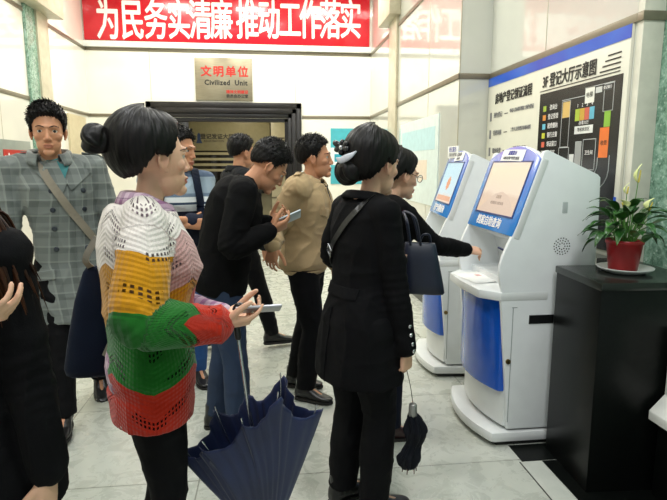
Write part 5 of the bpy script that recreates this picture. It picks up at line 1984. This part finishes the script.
# ================================================================ person in the striped top with a backpack
def stripe_mat():
    m = NT('striped_knit')
    tc = m.n('TexCoord')
    sp = m.n('SeparateXYZ')
    m.l(tc.outputs['Object'], sp.inputs[0])
    z = m.math('MULTIPLY', m.math('SUBTRACT', sp.outputs[2], .9), 1.6)
    m.set(color=m.ramp(z, [(0, '10182E'), (.425, 'CBD3D6'), (.49, '2A3B50'), (.515, 'D6DCDC'), (.565, '66788A'), (.60, '8FA0AC'), (.76, '53637A')], 'CONSTANT'), rough=.9)
    m.bump(m.noise(m.coord(), 260, 2), .2, .008)
    return m.m
def person_striped():
    s = Fig((-.585, 3.55, 0), R(196), 1.66, 'f', lean=R(2), head_yaw=R(50), head_pitch=R(-6), shoulder_w=.18)
    s.stand(.09)
    s.arm(1, (-.03, .235, 1.09), (.9, -.3, -.5), (-1, -.05, .05), (0, -1, 0), world=False, curl=.4)
    s.arm(-1, (.05, .26, 1.13), (-.9, -.3, -.5), (1, -.1, 0), (0, -1, 0), world=False, curl=.4)
    s.start('person', 'person in a grey, white and navy striped top with arms folded', M_SKIN_M, .0045)
    s.short_hair(M_HAIR, .016, .024, 31, 1100, .028, spike=.3)
    s.trousers(M_JEANSL, .012)
    s.shoes(M_SHOEB, M_SOLE)
    s.upper('striped_top', stripe_mat(), .018, -.12, .80, .985, sl_pad=.016, seed=5)
    zc = s.spine[-1].z
    bk = tag(empty('backpack', s.loc, s.rz), 'dark backpack with shoulder straps worn over the striped top', 'backpack')
    secs = [(Vector((0, -.215, z)), Vector((1, 0, 0)), Vector((0, 1, 0)), a, b) for z, a, b in ((.90, .11, .05), (.93, .14, .075), (1.1, .145, .085), (1.25, .13, .075), (1.33, .09, .05), (1.345, .05, .025))]
    mesh_obj('pack_body', *loft(secs, 30, 3), M_NAVYB, bk, True)
    for x in (1, -1):
        pts = s.over_shoulder(x * .105, .004) + s.strap_line(x * .105, zc - .06, x * .125, 1.05, 1, lift=.006)
        s.ribbon('strap', pts, M_NAVYB, bk, .05, .008)
person_striped()

# ================================================================ man in the beige jacket
def man_beige():
    s = Fig((.215, 3.28, 0), R(-110), 1.605, 'm', lean=R(-1), stoop=R(10), head_yaw=R(12), head_pitch=R(2), neck_fwd=R(6))
    s.leg(1, (.10, .02, .085), yaw=-.12)
    s.leg(-1, (-.085, -.10, .085), yaw=.1)
    s.arm(1, key(273, 246, 2.90), (.3, -.5, -1), (-.12, -.35, -.8), (.3, .6, 0), curl=.55, thumb_in=.5)
    s.arm(-1, (-.25, .12, .80), (-.6, -1, 0), (0, .3, -1), (1, 0, 0), world=False, curl=.5)
    s.start('person', 'man in a beige zip jacket and black trousers standing in line, seen in profile', M_SKIN_M, .004)
    s.short_hair(M_HAIR, .008, .020, 41, 2000, .022, spike=.5, comb=(0, .4))
    s.trousers(M_BLACKT, .016, hem=.006, seed=7)
    s.shoes(M_SHOEB, M_SOLE)
    s.upper('black_shirt', M_SHIRTD, .006, -.05, .5)
    j = s.upper('beige_jacket', M_KHAKI, .032, -.06, .96, .97, sl_pad=.026, amp=.007, seed=12, extra=lambda t: (.012 - .02 * max(0, .02 - t) * 8, .014 - .02 * max(0, .02 - t) * 8, 0), freq=(10, 10, 7))
    zc = s.spine[-1].z
    s.on_top('shirt_front', [(-.035, zc + .0), (.035, zc + .0), (.028, zc - .10), (.016, zc - .28), (.0, zc - .33), (-.012, zc - .2), (-.03, zc - .08)], M_SHIRTD, .004)
    s.on_top('placket', [(.030, zc - .04), (.046, zc - .05), (.03, zc - .3), (.014, .86), (-.006, .86), (.012, zc - .3)], M_KHAKI, .006)
    s.on_top('chest_pocket_flap', [(.06, zc - .17), (.14, zc - .165), (.14, zc - .20), (.10, zc - .212), (.06, zc - .205)], M_KHAKI, .006)
    s.on_top('chest_pocket_flap', [(-.06, zc - .17), (-.14, zc - .165), (-.14, zc - .20), (-.10, zc - .212), (-.06, zc - .205)], M_KHAKI, .006)
    s.collar(M_KHAKI, .070, .045, .026, 1.0, parent=j)
    hemr = [s.section(-.06, *s._ab(-.06, .028)), s.section(-.085, *s._ab(-.06, .024)), s.section(-.11, *s._ab(-.06, .018))]
    mesh_obj('waistband', *loft(hemr, 40, 2.35), M_KHAKI, j, True)
    for x in (1, -1):
        a_ = s.over_shoulder(x * .095)
        ep = s.epaulette(x * .085, x * .20, M_KHAKI, j, .036)
        mesh_obj('snap', *tube([a_[3][0] + V(x * .01, 0, .007), a_[3][0] + V(x * .01, 0, .011)], [.006, .005], 12), M_SILVER, ep, True)
    # cuffs
    for sd in (1, -1):
        p = s.arm_path(sd)
        a_, b = p[7].lerp(p[8], .45), p[8]
        mesh_obj('cuff', *tube([a_, b], [.049 * s.k, .046 * s.k], 18), M_KHAKI, j, True)
    PE['beige'] = s
man_beige()

# ================================================================ woman in the long black coat
def woman_coat():
    s = Fig((.350, 2.09, 0), R(-66), 1.56, 'f', lean=R(2), stoop=R(6), head_yaw=R(10), head_pitch=R(-4), neck_fwd=R(4))
    s.stand(.075, r=(0, .03), l=(0, -.03))
    s.l_arm = (s.l_arm[0] * 1.05, s.l_arm[1] * 1.05)
    s.arm(1, key(408, 366, 1.96), (.8, -.8, 0), (.06, .02, -1), (-.5, .6, 0), curl=.75, curls=(.7, .8, .85, .9), thumb_in=.6)
    s.arm(-1, (-.19, .24, 1.0), (-.8, -.7, -.3), (.5, .8, .1), (.6, -.2, .6), world=False, curl=.5)
    s.start('person', 'woman in a long black coat with pinned-up black hair, seen from behind', M_SKIN_P, .0034)
    line = [(0, 38), (35, 32), (58, 12), (72, -18), (84, -20), (96, -12), (110, -36), (130, -56), (180, -62)]
    v, f, st = s.hair_shell(lambda a, ph: .016 + .020 * max(0, -math.cos(a)) + .012 * max(0, math.sin(ph)), line)
    hr = s.hair_obj(v, f, st, M_HAIR)
    s.bun((-.02, -.128, -.022), (.066, .046, .056), M_HAIR, hr, 5, (1.2, .2, .3), 'twisted_knot')
    # ribbon bow and pale comb
    H = s.HM
    M_RIB = plain('satin_ribbon', '121114', .25)
    for a_, ln_ in ((-.2, .04), (.5, .035), (2.6, .045), (3.4, .035), (1.5, .028), (4.6, .026)):
        c0 = Vector((-.035, -.150, .062))
        d = Vector((math.cos(a_) * .9, -.25, math.sin(a_) * .8)).normalized()
        mesh_obj('bow_loop', *ell(H @ (c0 + d * ln_ * .55), (ln_ * .62, .011, .013), (H.to_3x3() @ d.to_track_quat('X', 'Z').to_matrix()), 14, 10), M_RIB, hr, True)
    mesh_obj('bow_knot', *ell(H @ Vector((-.035, -.158, .062)), (.011, .011, .011), None, 12, 8), M_SILVER, hr, True)
    pp = smooth_path([H @ Vector(q) for q in ((-.052, -.163, .022), (-.02, -.172, .014), (.02, -.166, .028), (.038, -.150, .046))], 6)
    mesh_obj('hair_clip', *tube(pp, [(.005, .014 * math.sin(PI * (i + 1.5) / (len(pp) + 2))) for i in range(len(pp))], 12, True, u_hint=H.to_3x3() @ Vector((0, -1, 0))), plain('pearl_clip', 'B9BDC6', .3), hr, True)
    s.trousers(M_BLACKT, .022, hem=.006, seed=4)
    s.shoes(M_SHOEB, M_SOLE)
    c = s.upper('long_black_coat', M_BLACKW, .020, -.16, .97, .97, skirt=(.60, .20, .16, .0), sl_pad=.016, amp=.005, seed=8, cuff=.008)
    s.collar(M_BLACKW, .064, .030, .040, 1.1, parent=c, drop=.016)
    zc = s.spine[-1].z
    # back half-belt with a round button
    s.on_top('half_belt', [(-.105, .985), (.105, .985), (.105, .945), (-.105, .945)], M_BLACKW, .006, axis=(0, -1, 0))
    s.button(.085, .965, M_SILVER, .009, axis=(0, -1, 0))
    s.on_top('vent_edge', [(.004, .90), (.010, .90), (.010, .60), (.004, .60)], M_BLACKW, .004, axis=(0, -1, 0))
    # three silver buttons on the cuff
    p = s.arm_path(1)
    for t in (.25, .5, .75, .95):
        q = p[6].lerp(p[8], t)
        ax = s.Ld((.55, -1, 0)).normalized()
        hit = s.bvh.ray_cast(q + ax * .3, -ax)
        if hit[0] is not None:
            mesh_obj('cuff_button', *tube([hit[0], hit[0] + hit[1] * .005], [.0085, .0075], 12, False), M_SILVER, c, True)
    PE['coat'] = s
    # black shoulder bag: strap across the back, bag on the far hip
    bg = tag(empty('shoulder_bag', s.loc, s.rz), 'black leather shoulder bag with a silver buckle across the back of the long black coat', 'bag')
    pts = s.over_shoulder(.085, .004)[::-1] + s.strap_line(.085, zc - .035, -.215, .93, -1, lift=.008)
    s.ribbon('strap', pts, M_LEATHER, bg, .026, .004)
    ft = s.over_shoulder(.085, .004) + s.strap_line(.085, zc - .075, -.215, .93, 1, lift=.006)
    s.ribbon('strap', ft, M_LEATHER, bg, .026, .004)
    q = pts[-9]
    u = (pts[-8][0] - pts[-10][0]).normalized()
    w = u.cross(q[1]).normalized()
    Mb = Matrix((w, u, q[1].normalized())).transposed().to_4x4()
    Mb.translation = q[0] + q[1] * .006
    bk = MB()
    for a_, b_ in (((-.02, -.022), (.02, -.016)), ((-.02, .016), (.02, .022)), ((-.02, -.022), (-.014, .022)), ((.014, -.022), (.02, .022))):
        bk.box((a_[0], a_[1], -.002), (b_[0], b_[1], .003))
    bk.build('buckle', M_SILVER, bg, M=Mb)
    M = Matrix.Translation((-.13, .235, .84)) @ Matrix.Rotation(R(0), 4, 'Y') @ Matrix.Rotation(R(70), 4, 'Z')
    MB().box((-.04, -.14, -.11), (.04, .14, .11)).build('bag_body', M_LEATHER, bg, bevel=.02, seg=3, M=M)
    # small folded umbrella dangling from her right hand by its cord
    hw = s.W @ (s.wr[1] + s.hand[1][0] * .075)
    top = at(413, 404, 1.94)
    fu = tag(empty('folded_umbrella', top), 'small black folded umbrella dangling from the hand of the woman in the long coat', 'umbrella')
    cd = smooth_path([hw - top, (hw - top) * .5 + V(.003, 0, 0), V(0, 0, 0)], 6)
    mesh_obj('cord', *tube(cd, [.0016] * len(cd), 6), M_BLACKT, fu, True)
    mesh_obj('grip', *lathe([(0, .002), (.012, .002), (.016, -.004), (.017, -.045), (.015, -.05), (0, -.05)], 20), plain('grip_grey', '8A8A86', .3, metal=.5), fu, True)
    v, f = [], []
    N, Mr = 64, 34
    for j in range(Mr + 1):
        t = j / Mr
        z = -.045 - .225 * t
        prof = np.interp(t, [0, .1, .28, .45, .55, .75, .93, 1], [.015, .030, .043, .034, .027, .042, .034, .010])
        for i in range(N):
            a_ = 2 * PI * i / N
            r = prof * (1 + .16 * math.sin(8 * a_ + 3 * t) + .10 * math.sin(5 * a_ - 9 * t) + .06 * math.sin(13 * a_ + 17 * t))
            v.append((r * math.cos(a_) + .014 * math.sin(5 * t), r * .85 * math.sin(a_), z + .006 * math.sin(8 * a_)))
    for j in range(Mr):
        for i in range(N):
            i2 = (i + 1) % N
            f.append((j * N + i, (j + 1) * N + i, (j + 1) * N + i2, j * N + i2))
    f += [tuple(range(N)), tuple(Mr * N + i for i in range(N))[::-1]]
    mesh_obj('folded_canopy', v, f, fabric('black_nylon', '12141B', .5, 300, .2), fu, True)
    for k in range(6):
        a_ = k * PI / 3
        x, y = .026 * math.cos(a_) - .008, .022 * math.sin(a_)
        mesh_obj('rib_tip', *tube([(x, y, -.255), (x * 1.1, y * 1.1, -.283)], [.003, .002], 8), plain('rib_tip_brown', '5A4438', .4), fu, True)
woman_coat()

# ================================================================ woman with glasses at the kiosk
def woman_glasses():
    s = Fig((.545, 2.70, 0), R(-76), 1.515, 'f', lean=R(3), stoop=R(14), head_yaw=R(4), head_pitch=R(-10), neck_fwd=R(4))
    s.stand(.08, r=(0, .06), l=(0, -.06))
    s.arm(1, key(467, 250, 2.70), (.5, -.6, -1), (1, .25, -.12), (-.1, .5, -.85), curl=.5, curls=(.25, .6, .75, .8), thumb_in=.6)
    s.arm(-1, (-.2, .22, .98), (-.7, -.8, -.3), (.2, .9, .1), (.5, 0, -.6), world=False, curl=.5)
    s.start('person', 'woman with glasses in a black sweater reaching out to the nearest kiosk shelf', M_SKIN_P, .0036)
    line = [(0, 38), (35, 32), (58, 12), (72, -18), (84, -20), (96, -12), (110, -36), (130, -54), (180, -60)]
    v, f, st = s.hair_shell(lambda a, ph: .014 + .012 * max(0, -math.cos(a)) + .010 * max(0, math.sin(ph)), line)
    hr = s.hair_obj(v, f, st, M_HAIR)
    s.bun((0, -.13, -.03), (.038, .032, .036), M_HAIR, hr, 4)
    # glasses
    H = s.HM
    gl = empty('glasses', (0, 0, 0))
    gl.parent = s.root
    M_RIM = plain('glasses_rim', '3A2A34', .25)
    lens = NT('lens_glass')
    lens.set(color='FFFFFF', rough=.02, trans=1.0, ior=1.05)
    for x in (1, -1):
        c0 = Vector((x * .033, .100, .006))
        pts = [H @ (c0 + Vector((.0235 * math.cos(a_), -.004 * abs(math.cos(a_)), .0185 * math.sin(a_)))) for a_ in np.linspace(0, 2 * PI, 29)]
        mesh_obj('rim', *tube(pts, [.0016] * 29, 8, False), M_RIM, gl, True)
        mesh_obj('lens', *ell(H @ c0, (.0225, .0008, .0175), H.to_3x3(), 24, 12), lens.m, gl, True)
        tp = smooth_path([H @ Vector((x * .0565, .098, .010)), H @ Vector((x * .072, .05, .012)), H @ Vector((x * .0795, -.004, .018)), H @ Vector((x * .080, -.024, -.006))], 6)
        mesh_obj('temple', *tube(tp, [.0015] * len(tp), 8), M_RIM, gl, True)
    mesh_obj('bridge', *tube([H @ Vector((-.0098, .101, .010)), H @ Vector((0, .106, .013)), H @ Vector((.0098, .101, .010))], [.0015] * 3, 8), M_RIM, gl, True)
    s.trousers(M_NAVYT, .014)
    s.shoes(plain('dark_red_shoe', '2A1012', .35), M_SOLE)
    s.upper('black_sweater', M_BLACKK, .022, -.2, .98, .975, sl_pad=.02, seed=17, extra=lambda t: (.006, .01, 0))
    s.collar(M_BLACKK, .052, .018, .004, .02, name='neckband', drop=.008)
    PE['glasses'] = s
    # navy handbag on her shoulder
    Wt = lambda px, py, Y: s.L(at(px, py, Y))
    hb = tag(empty('handbag', s.loc, s.rz), 'navy leather handbag hanging from the arm of the woman with glasses', 'bag')
    top, bot = Wt(420, 244, 2.36), Wt(424, 293, 2.36)
    u = s.Ld((1, -.12, -.04)).normalized()
    wv = s.Ld((.12, 1, 0)).normalized()
    secs = [(top.lerp(bot, t), u, wv, a_, b_) for t, a_, b_ in ((-.03, .068, .012), (0, .070, .02), (.3, .078, .035), (.8, .090, .045), (.96, .092, .045), (1.0, .086, .036))]
    m = plain('navy_leather', '141C30', .42, var=.15)
    mesh_obj('bag_body', *loft(secs, 32, 4), m, hb, True)
    for off in (.02, -.02):
        pp = smooth_path([top - u * .045 + wv * off, top - u * .062 + wv * off + V(0, 0, .10), s.L(at(404, 212, 2.44)) + wv * off, top - u * .03 + wv * off * 2 + V(0, 0, .12), top + u * .0 + wv * off], 8)
        mesh_obj('handle', *tube(pp, [.0055] * len(pp), 8), m, hb, True)
    pp = smooth_path([top + u * .0 + wv * .02, top + u * .012 + V(0, 0, .04), top + u * .04 + V(0, 0, .042), top + u * .052 + wv * .02], 6)
    mesh_obj('handle', *tube(pp, [.0055] * len(pp), 8), m, hb, True)
woman_glasses()

# ================================================================ long-haired person at the left edge
def woman_left():
    s = Fig((at(-52, 300, 1.27).x, 1.27, 0), R(168), 1.55, 'f', sway=-.04, shoulder_w=.145, lean=R(3), stoop=R(6), head_yaw=R(28), head_pitch=R(-10), build=1.0)
    s.stand(.085)
    s.arm(1, key(-46, 320, 1.03), (.6, -.6, -.6), (.95, .15, .1), (0, .5, .8), curl=.5, thumb_in=.4)
    s.arm(-1, (-.225, .03, .74), (-.6, -1, 0), (0, .2, -1), (1, 0, 0), world=False, curl=.5)
    s.start('person', 'long brown-haired woman in a black coat at the left edge of the picture', M_SKIN_P, .004)
    v, f, st = s.hair_shell(lambda a, ph: .014 + .010 * max(0, -math.cos(a)), [(0, 48), (30, 44), (50, 20), (66, -20), (80, -45), (180, -60)])
    hr = s.hair_obj(v, f, st, M_HAIRB)
    rng = random.Random(8)
    co = s.upper('black_coat', M_BLACKW, .030, -.16, .98, .975, skirt=(.66, .225, .145, .0), sl_pad=.020, amp=.005, seed=18)
    s.collar(M_BLACKW, .066, .04, .04, 1.0, parent=co)
    H = s.HM
    for q in range(150):
        a_ = rng.uniform(.85, 2 * PI - .85)
        r0 = Vector((math.sin(a_) * .086, -.021 + math.cos(a_) * .104, rng.uniform(-.01, .06)))
        p0 = H @ r0
        out = Vector((math.sin(a_), math.cos(a_), 0))
        zt = s.spine[-1].z
        p1 = Vector((p0.x * .95, p0.y, p0.z - .10)) + out * rng.uniform(.0, .045)
        p2 = Vector((s.spine[-1].x + math.sin(a_) * .10, s.spine[-1].y + math.cos(a_) * .09 - .01, zt - .02)) + out * rng.uniform(0, .03)
        p3 = p2 + Vector((math.sin(a_) * .05, math.cos(a_) * .06, -rng.uniform(.06, .18)))
        # keep the ends in front of the coat
        hit = s.bvh.find_nearest(p3)
        if hit[0] is not None and (p3 - hit[0]).dot(hit[1]) < .01:
            p3 = hit[0] + hit[1] * rng.uniform(.008, .02)
        hit = s.bvh.find_nearest(p2)
        if hit[0] is not None and (p2 - hit[0]).dot(hit[1]) < .012:
            p2 = hit[0] + hit[1] * rng.uniform(.012, .028)
        pp = smooth_path([p0, p1, p2, p2.lerp(p3, .5) + out * .004, p3], 5)
        w = rng.uniform(.004, .009)
        vv, ff = tube(pp, [(w, w * .6)] * (len(pp) - 6) + [(w * x, w * .6 * x) for x in (.9, .8, .65, .5, .3, .12)], 6)
        n0 = len(v)
        v += vv
        f += [tuple(i + n0 for i in g) for g in ff]
        st += [rng.random() * .95] * len(vv)
    old = hr.data
    hr.data = bpy.data.meshes.new('hair')
    hr.data.from_pydata([tuple(p) for p in v], [], f)
    hr.data.materials.append(M_HAIRB)
    hr.data.polygons.foreach_set('use_smooth', [True] * len(hr.data.polygons))
    attr(hr.data, 'strand', np.array(st))
    bpy.data.meshes.remove(old)
    s.trousers(M_BLACKT, .02, hem=.01)
    s.shoes(M_SHOEB, M_SOLE)
    PE['left'] = s
woman_left()
